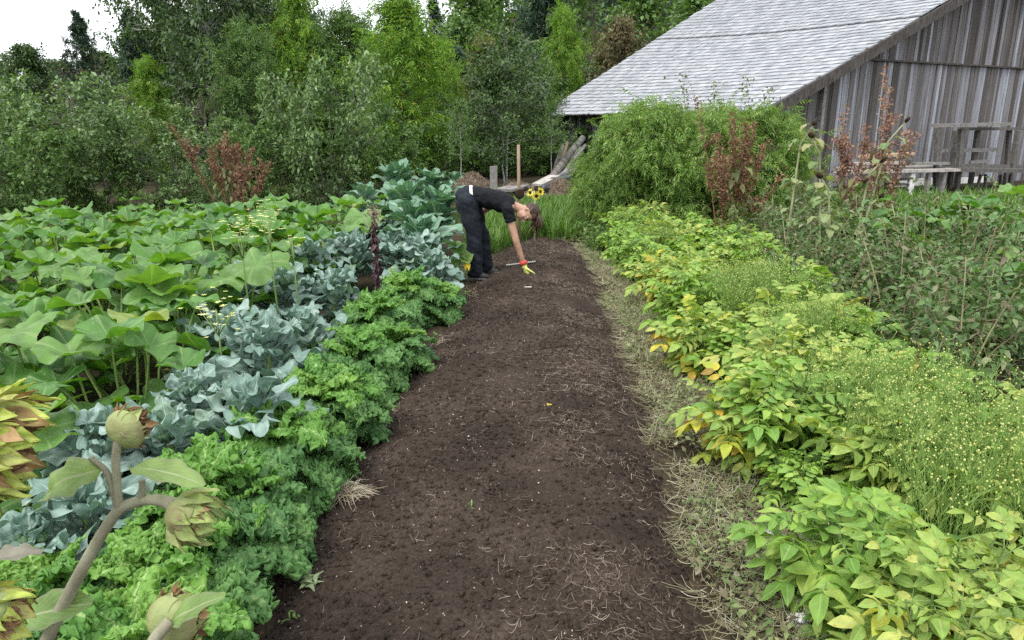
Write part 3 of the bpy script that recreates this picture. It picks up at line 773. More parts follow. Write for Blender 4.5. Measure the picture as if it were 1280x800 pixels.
L_PALEY = leaf_mat('pale_yellow_petals', [(0, (.70, .68, .18)), (1, (.85, .84, .42))], .3, .5, .3, .05, 8, (1, 1, .6))

# ---- leaf shapes
def curly_leaf(Lf, Wf, rg, a0, a1, ns=104, nt=69, ruf=1.0, twist=0.0):
    """kale leaf: stalk rising then arching over, blade packed with frills"""
    s = np.linspace(0, 1, ns); t = np.linspace(-1, 1, nt)
    ang = np.interp(s, [0, .35, 1], [R(a0), R(a0 * .75 + a1 * .25), R(a1)])
    ds = Lf / (ns - 1)
    mx = np.concatenate([[0], np.cumsum(np.cos(ang[:-1]) * ds)]); mz = np.concatenate([[0], np.cumsum(np.sin(ang[:-1]) * ds)])
    prof = np.where(s < .24, .07 + .0 * s, .07 + .93 * np.sin(np.clip((s - .24) / .76, 0, 1) ** .62 * math.pi * .93) ** .75)
    prof = prof * (1 + .13 * np.sin(s * 27 + rg.uniform(0, 6)) * (s > .3))
    Sg, Tg = np.meshgrid(s, t, indexing='ij')
    w = (Wf * prof)[:, None]
    o = rg.uniform(0, 90)
    edge = np.abs(Tg) ** 1.15
    blade = sstep(.2, .36, Sg)
    wf = Tg * np.maximum(w, .02)
    n0 = vnoise(Sg * Lf * 24 + o, wf * 24 + o, 5) - .5
    n1 = vnoise(Sg * Lf * 84 + o, wf * 84 + o, 3) - .5
    n2 = vnoise(Sg * Lf * 150 + o, wf * 150, 9) - .5
    n3 = vnoise(Sg * Lf * 92 + o, wf * 92 + 40, 29) - .5
    frz = np.clip(.30 + .9 * edge, 0, 1)
    nz = blade * ruf * (n0 * .034 * frz + n1 * .042 * frz + n2 * .030 * frz)
    sx = blade * ruf * n3 * .040 * frz * np.sign(Tg)
    cup = -.30 * w * Tg ** 2 + .10 * w * np.abs(Tg)
    side = Tg * w * (1 - .12 * Tg ** 2) + sx * np.sign(Tg)
    nx, nzv = -np.sin(ang)[:, None], np.cos(ang)[:, None]
    off = nz + cup
    al = blade * ruf * frz * .040 * (vnoise(Sg * Lf * 88 + o + 9, wf * 88, 33) - .5)
    X = mx[:, None] + nx * off + al * np.cos(ang)[:, None]; Z = mz[:, None] + nzv * off + al * np.sin(ang)[:, None]
    Yy = side
    tw = twist * Sg
    Y2 = Yy * np.cos(tw); Z = Z + Yy * np.sin(tw)
    V = np.stack([X, Y2, Z], -1).reshape(-1, 3)
    UV = np.stack([Tg * .5 + .5, Sg], -1).reshape(-1, 2)
    return (V, [grid_faces(ns, nt)], UV, 0)
def broad_leaf(Lf, Wf, rg, a0, a1, wav=1.0, stalk=.3, lobes=0.25, ns=26, nt=15, fold=.25):
    """smooth brassica leaf with wavy margin, lobes near the stalk"""
    s = np.linspace(0, 1, ns); t = np.linspace(-1, 1, nt)
    ang = np.interp(s, [0, .4, 1], [R(a0), R(a0 * .7 + a1 * .3), R(a1)])
    ds = Lf / (ns - 1)
    mx = np.concatenate([[0], np.cumsum(np.cos(ang[:-1]) * ds)]); mz = np.concatenate([[0], np.cumsum(np.sin(ang[:-1]) * ds)])
    q = np.clip((s - stalk) / (1 - stalk), 0, 1)
    prof = np.where(s < stalk, .055, .055 + .95 * np.sin(math.pi * q ** .72 * .96) ** .8)
    prof = prof * (1 + lobes * np.sin(s * 24 + rg.uniform(0, 6)) * (1 - q * .4))
    if lobes > .15: prof = prof + .16 * np.clip(np.sin(s * 42), 0, 1) * (s > .1) * (s < stalk + .08)
    Sg, Tg = np.meshgrid(s, t, indexing='ij'); w = (Wf * prof)[:, None]; o = rg.uniform(0, 90)
    off = w * (fold * np.abs(Tg) - .15 * Tg ** 2) + wav * np.abs(Tg) ** 1.5 * .10 * Wf * np.sin(Sg * 19 + np.sign(Tg) * 1.3 + o) + wav * .22 * Wf * (fbm(Sg * 5 + o, Tg * 2.2 + o, 4, 2) - .5) * sstep(stalk * .8, stalk + .2, Sg)
    tw = rg.normal(0, .35) * Sg
    side = Tg * w
    X = mx[:, None] - np.sin(ang)[:, None] * off; Z = mz[:, None] + np.cos(ang)[:, None] * off + side * np.sin(tw)
    V = np.stack([X, side * np.cos(tw), Z], -1).reshape(-1, 3)
    return (V, [grid_faces(ns, nt)], np.stack([Tg * .5 + .5, Sg], -1).reshape(-1, 2), 0)
def turn(ch, az, T=(0, 0, 0), roll=0.0):
    c, s = math.cos(az), math.sin(az)
    return (ch[0] @ np.array([[c, s, 0], [-s, c, 0], [0, 0, 1]]) + np.asarray(T, float), ch[1], ch[2], ch[3])

def make_kale(seed, n=32):
    rg = np.random.default_rng(seed)
    t = thing('curly_kale', 'curly kale plant', 'kale plant')
    outer, inner = [], []
    for i in range(n):
        f = i / (n - 1)
        az = i * 2.399 + rg.uniform(-.3, .3)
        L = np.interp(f, [0, .5, 1], [.37, .36, .21]) * rg.uniform(.88, 1.12); Wd = np.interp(f, [0, .5, 1], [.098, .098, .055]) * rg.uniform(.9, 1.1)
        a0 = np.interp(f, [0, .55, 1], [22, 55, 84]) + rg.normal(0, 6); a1 = np.interp(f, [0, .55, 1], [-85, -58, 10]) + rg.normal(0, 10)
        lf = curly_leaf(L, Wd, rg, a0, a1, ruf=np.interp(f, [0, 1], [1.0, .85]), twist=rg.normal(0, .35))
        (inner if f > .66 else outer).append(turn(lf, az, (0, 0, np.interp(f, [0, 1], [.10, .27]))))
    mk('outer_leaves', outer, L_KALE, t); mk('inner_leaves', inner, L_KALEIN, t)
    mk('stem', [tube([[0, 0, -.05], [.01, 0, .15], [0, .01, .29]], [.022, .02, .016], 8)], L_STEM, t)
    return Kind(t)
kale = [make_kale(s) for s in (1, 2, 3)]
KP = [((150, 742), 'big pale curly kale behind the drooping sunflower stalk, nearest to the viewer', 1.02),
      ((252, 560), 'curly kale with a light green heart directly behind the upper sunflower bud', 1.08),
      ((340, 503), 'curly kale with broad frilled leaves, third along the row from the sunflower', 1.0),
      ((402, 452), 'curly kale with a tall yellow-green heart near the small seedlings, fourth along its row', .98),
      ((442, 404), 'curly kale, fifth along the row and just in front of the dark dried stalk', .98),
      ((470, 362), 'curly kale beside the dark purple dried stalk, sixth along its row', .98),
      ((508, 337), 'curly kale nearest to the bending person at the end of the row', .98),
      ((548, 352), 'small dark kale at the bed corner below the yellow courgette flower', .72),
      ((195, 655), 'curly kale directly under the drooping sunflower head', .95), ((300, 590), 'low curly kale whose leaves hang toward the dry root clump', .82),
      ((372, 520), 'low curly kale at the bed side of the third one in the row', .78), ((425, 462), 'small curly kale on the bed side, above the pale seedlings', .8), ((490, 398), 'curly kale at the soil edge close to the large fallen seedling leaf', .8),
      ((45, 690), 'curly kale half hidden behind the big withered sunflower head', .9)]
for i, ((px, py), lb, s) in enumerate(KP):
    p = P(px, py, .50 * s)
    kale[i % 3].put((p[0], p[1], float(gz(p[0], p[1]))), i * 1.7, s * 1.12, lb, 'curly kale plants in the row beside the dug bed')

def make_broc(seed, n=15, h=.0, mat=None, name='broccoli_plant', L0=.40, W0=.115, head=False, kind='broccoli plant', wav=1.0, lob=.25, up=0):
    rg = np.random.default_rng(seed)
    t = thing(name, 'x', kind)
    lv = []
    for i in range(n):
        f = i / (n - 1); az = i * 2.399 + rg.uniform(-.4, .4)
        L = L0 * np.interp(f, [0, .5, 1], [1.0, 1.05, .62]) * rg.uniform(.85, 1.15); Wd = W0 * np.interp(f, [0, .5, 1], [1, 1.05, .6]) * rg.uniform(.85, 1.15)
        a0 = np.interp(f, [0, .6, 1], [30 + up, 56 + up * .5, 80]) + rg.normal(0, 7); a1 = np.interp(f, [0, .6, 1], [-45 + up, -5 + up, 50]) + rg.normal(0, 14)
        lv.append(turn(broad_leaf(L, Wd, rg, a0, a1, wav, lobes=lob), az, (0, 0, .10 + .24 * f + h)))
    mk('leaves', lv, mat, t)
    mk('stem', [tube([[0, 0, -.05], [.012, .0, .17 + h / 2], [0, .01, .36 + h]], [.024, .022, .015], 8)], L_STEM, t)
    if head:
        k = 60; ph = rg.uniform(0, 1, k) ** .6 * 1.3; az = rg.uniform(0, 6.283, k)
        c = np.stack([np.sin(ph) * np.cos(az), np.sin(ph) * np.sin(az), np.cos(ph) * .6], -1) * .055 + [0, 0, .37 + h]
        mk('flower_head', [ball(q, rg.uniform(.010, .017), 6, 4) for q in c], L_BROCH, t)
    return Kind(t)
L_BROCH = leaf_mat('broccoli_head', [(0, (.07, .14, .07)), (1, (.13, .22, .11))], .1, .6, .3, .3, 200, bmp=(300, .8, .004))
broc = [make_broc(31, 32, mat=L_BROC, L0=.29, W0=.068, wav=2.8, lob=.36), make_broc(32, 29, mat=L_BROC, head=True, L0=.27, W0=.064, wav=3.0, lob=.38), make_broc(33, 34, mat=L_BROC, wav=3.4, L0=.28, W0=.066, lob=.40)]
cabb = [make_broc(35, 20, .14, L_CABB, 'cabbage_plant', .42, .125, kind='cabbage plant', wav=1.3, lob=.16, up=12), make_broc(36, 20, .26, L_CABB, 'cabbage_plant', .46, .14, kind='cabbage plant', wav=1.1, lob=.14, up=26)]
GBX = 1.0
GB = 'blue-grey broccoli plants in the row behind the kale'
BPs = [((95, 590), 1.0, 'broccoli with dark drooping leaves behind the yellow withered sunflower head'), ((30, 640), .9, 'broccoli at the left edge below the withered sunflower head'),
       ((120, 505), 1.05, 'blue-grey broccoli behind the upper sunflower bud'), ((205, 500), 1.1, 'blue-grey broccoli with upright pale leaves beside the small green broccoli head'),
       ((235, 455), 1.0, 'broccoli carrying a small round green head'), ((310, 470), 1.15, 'broccoli with the largest pale blue leaves, leaning over the kale'),
       ((330, 415), 1.05, 'broccoli beside the low yellow flowers'), ((285, 400), 1.0, 'broccoli half hidden behind the low yellow flowers, next to squash leaves'),
       ((375, 395), 1.0, 'broccoli behind the third kale heart'), ((295, 350), 1.0, 'broccoli under the tall pale yellow flower spikes'), ((355, 345), 1.05, 'broccoli right of the pale yellow flower spikes'),
       ((415, 350), 1.0, 'broccoli left of the dark dried stalk'), ((390, 310), 1.05, 'pale broccoli between squash leaves and the dark dried stalk'), ((440, 300), 1.05, 'broccoli standing behind the dark dried stalk'),
       ((495, 300), 1.0, 'broccoli right of the dark dried stalk'), ((455, 268), 1.1, 'bushy broccoli in front of the tall cabbages'), ((520, 305), 1.05, 'broccoli behind the last kale'), ((540, 320), .95, 'green-grey broccoli close to the yellow courgette flower')]
for i, ((px, py), s, lb) in enumerate(BPs):
    p = P(px, py, .52 * s)
    broc[(i + (i // 3)) % 3 if 'round green head' not in lb else 1].put((p[0], p[1], float(gz(p[0], p[1]))), i * 2.1 + .4, s * (1.02 if py > 430 else 1.25), lb, GB)
CP = [((497, 214), 1.12, 1, 'tallest cabbage with upright sea-green leaves at the row end'), ((455, 236), 1.0, 0, 'cabbage left of the tallest one, in front of the bushes'),
      ((537, 222), 1.0, 1, 'big cabbage behind the bending person'), ((556, 232), .9, 0, 'cabbage just left of the back of the bending person'),
      ((515, 262), 1.05, 0, 'broad cabbage in front of the tallest one'), ((547, 272), .85, 0, 'cabbage with wide leaves left of the trouser legs of the bending person'), ((470, 262), .95, 0, 'cabbage between broccoli and squash leaves near the row end'),
      ((548, 248), 1.0, 1, 'cabbage filling the gap behind the trouser legs of the bending person'), ((528, 284), 1.0, 0, 'cabbage between broccoli and the wide-leaved one near the trouser legs'), ((508, 240), 1.05, 1, 'lush cabbage right in front of the tallest one'),
      ((570, 219), .8, 0, 'cabbage seen behind the hips of the bending person')]
for i, ((px, py), s, k, lb) in enumerate(CP):
    p = P(px, py, (.80 if k else .66) * s)
    cabb[k].put((p[0], p[1], float(gz(p[0], p[1]))), i * 1.3, s * 1.1, lb, 'sea-green cabbages at the far end of the brassica row')

# ---- squash
def squash_leaf(rad, rg, nr=8, na=56):
    th = np.linspace(-math.pi, math.pi, na, endpoint=False); r = np.linspace(0, 1, nr) ** .9
    out = rad * (1 + .055 * np.cos(5 * th) + .05 * np.cos(2 * th) - .62 * np.exp(-((np.abs(th) - math.pi) / .20) ** 2) + .05 * (vnoise(th * 3 + 20, th * 0 + rg.uniform(0, 50), 5) - .5) * 2 + .04 * (vnoise(th * 9 + 50, th * 0 + rg.uniform(0, 50), 6) - .5) * 2)
    Rg, Th = np.meshgrid(r, th, indexing='ij')
    o = rg.uniform(0, 50); k = rg.integers(3, 6)
    rr = Rg * out[None]
    z = rad * (.62 * Rg ** 1.4 * rg.uniform(.25, 1.0) + .17 * Rg ** 2 * np.sin(k * Th + o) - .42 * Rg ** 3 * rg.uniform(0, 1) + .07 * Rg ** 2 * np.sin(8 * Th + o) + .030 * Rg * np.abs(np.sin(3.5 * Th)) + .12 * Rg * (vnoise(Rg * np.cos(Th) * 3 + o, Rg * np.sin(Th) * 3, 7) - .5))
    V = np.stack([rr * np.sin(Th), rr * np.cos(Th), z], -1).reshape(-1, 3)
    i = np.arange(nr - 1)[:, None] * na; j = np.arange(na)[None]; j2 = (j + 1) % na
    F = np.stack([i + j, i + j2, i + na + j2, i + na + j], -1).reshape(-1, 4)
    return (V, [F], np.stack([Th / (2 * math.pi) + .5, Rg], -1).reshape(-1, 2), 0)
def make_squash(seed, n=11, hh=.52, spr=.45, rad=.15):
    rg = np.random.default_rng(seed)
    t = thing('squash_plant', 'x', 'squash plant')
    lv, st = [], []
    for i in range(n):
        az = i * 2.399 + rg.uniform(-.5, .5); d = spr * math.sqrt((i + .4) / n) * rg.uniform(.8, 1.2); h = hh * rg.uniform(.34, 1.12)
        tip = np.array([math.cos(az) * d, math.sin(az) * d, h]); b = np.array([math.cos(az) * d * .35, math.sin(az) * d * .35, 0.0])
        mid = (tip + b) / 2 + np.array([0, 0, .06 * h]) + rg.normal(0, .02, 3)
        st.append(tube([b, mid, tip], [.010, .008, .0065], 6, cap=False))
        out = np.array([math.cos(az), math.sin(az), 0]) * rg.uniform(.2, 1) + rg.normal(0, .35, 3) * [1, 1, 0]
        up = nrm(np.array([0, 0, 1.0]) + nrm(out) * rg.uniform(-.25, 1.1) + rg.normal(0, .2, 3))
        M = frames(nrm(out)[None], up[None], np.array([1.0]))
        sl = squash_leaf(rad * rg.uniform(.68, 1.18), rg)
        lv.append((sl[0] @ M[0].T + tip, sl[1], sl[2], 0))
    mk('leaves', lv, L_SQ, t); mk('stalks', st, L_SQS, t)
    return Kind(t)
sq = [make_squash(51, 12, .64, .45, .195), make_squash(52, 12, .70, .48, .19), make_squash(53, 9, .58, .42, .175), make_squash(54, 11, .68, .5, .16), make_squash(56, 9, .66, .42, .19), make_squash(57, 12, .60, .5, .17)]
GS = 'squash plants in the patch left of the broccoli'
rg = np.random.default_rng(55)
sqp = []
for Y in np.arange(2.4, 10.8, .57):
    xr = np.interp(Y, [2.4, 4, 6, 8, 10, 12], [-2.15, -2.2, -2.25, -2.25, -1.9, -2.2])
    xl = -.78 * Y - .6
    xl = max(xl, -6.3)
    for X in np.arange(xr, xl, -.60):
        sqp.append((X + rg.uniform(-.16, .16), Y + rg.uniform(-.16, .16)))
for i, (x, y) in enumerate(sqp):
    if y > 8.0 and x < -4.9 and rg.random() < .4: continue
    if 4.2 < y < 6.2 and -3.9 < x < -3.1 and rg.random() < .25: continue
    s = rg.uniform(.85, 1.15) * np.interp(y, [2, 3.6, 5, 8, 11], [.78, .86, .96, .92, .80])
    if i == 0: lb = 'squash plant with huge pale leaves nearest to the sunflowers'
    else: lb = 'squash plant with large scalloped leaves on upright stalks in the leafy patch'
    sq[int(rg.integers(0, 6))].put((x, y, float(gz(x, y)) - .02), rg.uniform(0, 6.28), s, lb, GS)

# ---- potatoes
def leaflet(L=1.0, Wd=.55, ns=6, nt=5, droop=.35):
    s = np.linspace(0, 1, ns); t = np.linspace(-1, 1, nt)
    Sg, Tg = np.meshgrid(s, t, indexing='ij')
    w = Wd * .5 * np.sin(math.pi * np.clip(s * .93 + .04, 0, 1) ** .82)[:, None]
    z = .28 * np.abs(Tg) * w * 2 - .30 * Tg ** 2 * w - droop * Sg ** 2 * L + .05 * np.sin(Sg * 9 + Tg * 2)
    V = np.stack([Tg * w, Sg * L, z], -1).reshape(-1, 3)
    return (V, [grid_faces(ns, nt)], np.stack([Tg * .5 + .5, Sg], -1).reshape(-1, 2), 0)
LFL = leaflet()
def pot_leaf(droop=.3, pairs=3):
    d, T, s = [], [], []
    for k in range(pairs):
        y = .28 + .5 * k / (pairs - 1)
        for sg in (-1, 1):
            d.append([sg, .45, -.15]); T.append([0, y, -droop * y * y]); s.append(.30 + .05 * k)
    d.append([0, 1, -droop]); T.append([0, .82, -droop * .68]); s.append(.48)
    ch = inst(LFL, frames(np.array(d, float), [0, 0, 1], np.array(s)), np.array(T, float))
    yy = np.linspace(0, .84, 4)
    return ch, np.stack([yy * 0, yy, -droop * yy ** 2], -1)
def make_potato(seed, n=10, h=.46, nl=11, lm=None, size=.195, yfrac=0.0, lean=.55, name='potato_plant'):
    rg = np.random.default_rng(seed)
    t = thing(name, 'x', 'potato plant')
    tl, rach = pot_leaf()
    lv, yl, st = [], [], []
    for i in range(n):
        az = i * 2.399 + rg.uniform(-.5, .5); ln = lean * rg.uniform(.3, 1.1) * (i + 1) / n; hh = h * rg.uniform(.72, 1.1) * (1 - .15 * (i / n))
        b = np.array([math.cos(az), math.sin(az), 0]) * .04
        s = np.linspace(0, 1, 6)
        sp = b + np.stack([math.cos(az) * ln * .55 * s ** 1.4, math.sin(az) * ln * .55 * s ** 1.4, hh * s - .1 * ln * s ** 3], -1)
        st.append(tube(sp, .007 - .004 * s, 5, cap=False))
        for j in range(nl):
            f = .22 + .78 * j / (nl - 1)
            p = np.array([np.interp(f, s, sp[:, k]) for k in range(3)])
            a = az + j * 2.1 + rg.uniform(-.6, .6)
            el = np.interp(f, [.2, 1], [-.25, .75]) + rg.normal(0, .25)
            d = np.array([math.cos(a) * math.cos(el), math.sin(a) * math.cos(el), math.sin(el)])
            sz = size * np.interp(f, [.2, .7, 1], [.9, 1.1, .62]) * rg.uniform(.8, 1.2)
            M = frames(d[None], nrm(np.array([[0, 0, 1.0]]) + rg.normal(0, .25, (1, 3))), np.array([sz]))[0]
            (yl if rg.random() < (yfrac if f < .7 else yfrac * .25) else lv).append((tl[0] @ M.T + p, tl[1], tl[2], 0))
            st.append(tube(rach @ M.T + p, [.003, .0025, .002, .0015], 3, cap=False))
    mk('leaves', lv, lm, t)
    if yl: mk('yellowed_leaves', yl, L_POTY, t)
    mk('stems', st, L_STEM, t)
    return Kind(t)
pot = [make_potato(61, lm=L_POT), make_potato(62, 9, .5, lm=L_POT2, yfrac=.08), make_potato(63, 10, .44, lm=L_POT2, yfrac=.32), make_potato(64, 8, .40, lm=L_POT, size=.165)]
GP = 'potato plants in the leafy row right of the dug bed'
rg = np.random.default_rng(66)
PP = [((1075, 640), .98, 0, 'potato plant with large clean leaves, standing alone beside the crumpled white paper'), ((1200, 745), 1.0, 1, 'bushy potato plant filling the lower right corner'),
      ((935, 480), 1.0, 2, 'potato plant with golden yellow dying leaves on its side facing the bed'), ((1000, 560), .7, 3, 'low small potato plant between two large ones near the weeds'),
      ((980, 470), 1.1, 0, 'tall fresh green potato plant behind the one with golden leaves'), ((880, 385), 1.05, 2, 'yellow-green potato plant with several yellow lower leaves'),
      ((1060, 470), .95, 1, 'potato plant right beside the thin flax stems'), ((1125, 540), .95, 1, 'potato plant between flax and the clean-leaved plant'),
      ((855, 335), 1.0, 1, 'pale potato plant with a yellow tip leaf'), ((1180, 505), 1.0, 0, 'potato plant on the far side of the row by the tangled beans'), ((1262, 520), .9, 1, 'potato plant beyond the near flax at the right edge')]
for i, ((px, py), s, k, lb) in enumerate(PP):
    p = P(px, py, .44 * s)
    pot[k].put((p[0], p[1], float(gz(p[0], p[1]))), i * 1.9 + .5, s, lb, GP)
for row, (xa, xb) in enumerate([(1.42, 1.36), (1.80, 1.90), (2.25, 2.5), (2.05, 3.05)]):
    for Y in np.arange(3.1 + .3 * row if row < 3 else 6.4, 10.6, .52):
        x = np.interp(Y, [3, 10.5], [xa, xb]) + rg.uniform(-.1, .1); y = Y + rg.uniform(-.12, .12)
        if row == 0 and y < 3.2: continue
        if y < 3.5 and x > 1.4: continue
        if rg.random() < .10: continue
        if row == 0: x += np.interp(y, [3, 4.5, 7, 10], [.12, .08, .1, .22])
        if any((x - q[0]) ** 2 + (y - q[1]) ** 2 < .12 for q in [P(a, b, .44) for (a, b), *_ in PP]): continue
        k = int(rg.choice([0, 1, 2, 3], p=[.4, .36, .14, .10]))
        pot[k].put((x, y, float(gz(x, y))), rg.uniform(0, 6.28), rg.uniform(.80, 1.16), 'light green potato plant in the leafy row between the bed and the tangled beans', GP)
# a few more at the near right
for x, y in [(1.42, 1.98), (2.45, 3.1), (1.72, 2.95), (2.0, 2.45)]:
    pot[1].put((x, y, 0), x * 7, .95, 'light green potato plant in the leafy row between the bed and the tangled beans', GP)

# ---- flax: fine stems nobody could count
def flax(name, x0, x1, y0, y1, n, seed, h=(.5, .72), pods=7, line=None):
    rg = np.random.default_rng(seed)
    st, P1, D1, PT = [], [], [], []
    k = 0
    while k < n:
        x, y = rg.uniform(x0, x1), rg.uniform(y0, y1)
        if vnoise(x * 1.6, y * 1.6, seed) < .40: continue
        k += 1
        if line: x += line * (y - y0)
        hh = rg.uniform(*h); ln = rg.normal(0, .10, 2)
        s = np.array([0, .4, .75, 1.0])
        g = float(gz(x, y))
        p = np.stack([x + ln[0] * s ** 2, y + ln[1] * s ** 2, g + hh * s], -1)
        st.append(tube(p, [.0026, .0022, .0016, .001], 3, cap=False))
        for j in range(9):
            f = rg.uniform(.15, .95); P1.append([np.interp(f, s, p[:, q]) for q in range(3)])
            a = rg.uniform(0, 6.28); D1.append([math.cos(a), math.sin(a), rg.uniform(.5, 1.6)])
        for j in range(pods):
            f = rg.uniform(.6, .95); b = np.array([np.interp(f, s, p[:, q]) for q in range(3)]); a = rg.uniform(0, 6.28); r = rg.uniform(.03, .09)
            e = b + np.array([math.cos(a) * r, math.sin(a) * r, rg.uniform(.04, .11)])
            st.append(tube([b, e], [.0011, .0008], 3, cap=False)); PT.append(e)
    P1 = np.array(P1); D1 = np.array(D1); PT = np.array(PT)
    lf = inst(chunk([[-.06, 0, 0], [.06, 0, 0], [0, 1, -.1]], [[[0, 1, 2]]]), frames(D1, [0, 0, 1], rg.uniform(.025, .05, len(P1))), P1)
    o = mk(name, st + [lf, inst(ball((0, 0, 0), (1, 1, 1.15), 5, 4), np.eye(3)[None] * rg.uniform(.0024, .0046, len(PT))[:, None, None], PT, 1)], [L_FLAX, L_POD])
    return o
o = flax('flax', 1.42, 2.15, 2.0, 3.5, 400, 71, (.50, .70), 6, line=.08); tag(o, 'thin flax stems with round yellow seed pods among the nearest potatoes', 'flax', kind='stuff')
o = flax('flax', 1.55, 2.15, 4.4, 6.4, 620, 72, (.46, .66), 3, line=.06); tag(o, 'feathery green flax clump in the middle of the potato row', 'flax', kind='stuff')
o = flax('flax', 1.45, 2.0, 8.2, 10.6, 420, 73, (.44, .60), 3, line=.05); tag(o, 'far feathery green flax clump near the big shrub', 'flax', kind='stuff')

# ---- wilted beans
def make_bean(seed, n=5, h=.85):
    rg = np.random.default_rng(seed)
    t = thing('bean_plant', 'x', 'bean plant')
    st, LP, LD, LS, DP = [], [], [], [], []
    for i in range(n):
        az = rg.uniform(0, 6.28); ln = rg.uniform(.05, .75); hh = h * rg.uniform(.55, 1.18)
        b = rg.normal(0, .12, 3) * [1, 1, 0]; s = np.linspace(0, 1, 6)
        sp = b + np.stack([math.cos(az) * ln * s ** 1.5, math.sin(az) * ln * s ** 1.5, hh * s - ln * .35 * s ** 2.2], -1)
        st.append(tube(sp, .0085 - .0045 * s, 4, cap=False))
        for j in range(26):
            f = rg.uniform(.12, 1.0); p = np.array([np.interp(f, s, sp[:, k]) for k in range(3)]); a = rg.uniform(0, 6.28)
            e = p + np.array([math.cos(a), math.sin(a), rg.uniform(-.5, .8)]) * rg.uniform(.03, .10)
            st.append(tube([p, e], [.0022, .0014], 3, cap=False))
            for q in range(3):
                LP.append(e + rg.normal(0, .012, 3)); LD.append([math.cos(a + rg.normal(0, .9)), math.sin(a + rg.normal(0, .9)), rg.normal(-.25, .5)]); LS.append(rg.uniform(.03, .075))
    LP, LD, LS = np.array(LP), np.array(LD), np.array(LS)
    tm = leaflet(1, .5, 4, 3, .4)
    mk('leaves', [inst(tm, frames(LD, nrm(np.array([0, 0, 1.0]) + rg.normal(0, .6, (len(LP), 3))), LS), LP)], L_BEAN, t)
    mk('stems', st, L_BEANST, t)
    return Kind(t)
bean = [make_bean(81, 5, 1.0), make_bean(82, 6, .95), make_bean(83, 5, 1.1)]
rg = np.random.default_rng(84)
for Y in np.arange(3.0, 10.6, .46):
    for X in np.arange(np.interp(Y, [3, 5, 8, 11], [2.75, 2.75, 3.0, 3.5]), min(.80 * Y + .6, 6.9), .48):
        if Y > 9.4 and X > 5.4: continue
        bean[int(rg.integers(0, 3))].put((X + rg.uniform(-.15, .15), Y + rg.uniform(-.15, .15), float(gz(X, Y))), rg.uniform(0, 6.28), rg.uniform(.70, 1.08),
                                         'wilted broad bean plant with browning leaves in the tangled bed right of the potatoes', 'wilted bean plants in the tangled bed')
# far squash by the barn
for i, (px, py, s) in enumerate([(1250, 268, 1.0), (1205, 275, .9), (1262, 300, 1.0), (1165, 262, 1.0), (1275, 262, 1.1), (1130, 268, .9), (1225, 258, 1.0), (1290, 285, 1.0), (1278, 325, .9), (1100, 262, .9)]):
    p = P(px, py + 14, .62)
    sq[i % 4].put((p[0], p[1], float(gz(p[0], p[1]))), i * 1.1, s * 1.1, 'squash plant growing near the barn behind the tangled beans', 'squash plants near the barn')

# ---- grass, weeds, straw, litter: stuff
BLADE = chunk([[-.045, 0, 0], [.045, 0, 0], [-.032, .5, .04], [.032, .5, .04], [0, 1, -.12]], [[[0, 1, 3, 2]], [[2, 3, 4]]])
def blades(name, pts, mat, hh, seed, lean=.45, label=None, cat='grass'):
    rg = np.random.default_rng(seed); n = len(pts)
    a = rg.uniform(0, 6.28, n)
    d = np.stack([np.cos(a) * lean * rg.uniform(.2, 1.4, n), np.sin(a) * lean * rg.uniform(.2, 1.4, n), np.ones(n)], -1)
    up = np.stack([-np.cos(a), -np.sin(a), np.full(n, .3)], -1)
    T = np.column_stack([pts, gz(pts[:, 0], pts[:, 1]) - .01])
    o = mk(name, [inst(BLADE, frames(d, up, rg.uniform(hh[0], hh[1], n)), T)], mat, smooth=False)
    return tag(o, label, cat, kind='stuff')
def clumpy(n, x0, x1, y0, y1, seed, thr=.42, sc=1.2, cond=None):
    rg = np.random.default_rng(seed); out = []
    while sum(map(len, out)) < n:
        p = np.column_stack([rg.uniform(x0, x1, n), rg.uniform(y0, y1, n)])
        k = fbm(p[:, 0] * sc, p[:, 1] * sc, seed, 3) > thr
        if cond is not None: k &= cond(p[:, 0], p[:, 1])
        out.append(p[k])
    return np.concatenate(out)[:n]
offbed = lambda x, y: ((x < bedL(y) - .08) | (x > bedR(y) + .08) | (y > 10.8))
blades('grass', clumpy(26000, -.6, 3.4, 9.6, 15, 91, .36, 1.2, offbed), L_GRASS, (.12, .42), 92, label='fresh long grass at the far end of the dug bed')
blades('grass', clumpy(12000, -14, 6, 12.2, 20, 93, .45, .7), L_GRASS, (.08, .22), 94, label='rough grass before the wood and the barn')
blades('grass', clumpy(16000, 3.4, 14, 9.8, 17, 95, .38, .8), L_GRASS, (.15, .45), 96, label='tall grass and weeds in front of the barn wall')
def weeds(name, pts, mat, sz, seed, label, z=(0, .10)):
    rg = np.random.default_rng(seed); n = len(pts)
    a = rg.uniform(0, 6.28, n)
    d = np.stack([np.cos(a), np.sin(a), rg.uniform(-.2, .9, n)], -1)
    T = np.column_stack([pts, soilz(pts[:, 0], pts[:, 1]) + rg.uniform(z[0], z[1], n)])
    o = mk(name, [inst(LEAF4, frames(d, nrm(np.array([0, 0, 1.0]) + rg.normal(0, .4, (n, 3))), rg.uniform(sz[0], sz[1], n)), T)], mat, smooth=False)
    return tag(o, label, 'weeds', kind='stuff')
strip = lambda x, y: (x > bedR(y) - .05 + .14 * vnoise(y * 3, x * 0, 4)) & (x < bedR(y) + .68)
weeds('weeds', clumpy(4200, .5, 2.2, 1.6, 10.8, 101, .52, 2.2, strip), L_PALEWEED, (.015, .05), 102, 'low green weeds in the littered strip between bed and potatoes')
weeds('weeds', clumpy(5200, -1.5, -.3, 1.6, 10.5, 103, .60, 2.4, lambda x, y: (x < bedL(y) + .05) & (x > bedL(y) - .5)), L_WEED, (.015, .05), 104, 'small weeds along the foot of the kale row', (0, .04))
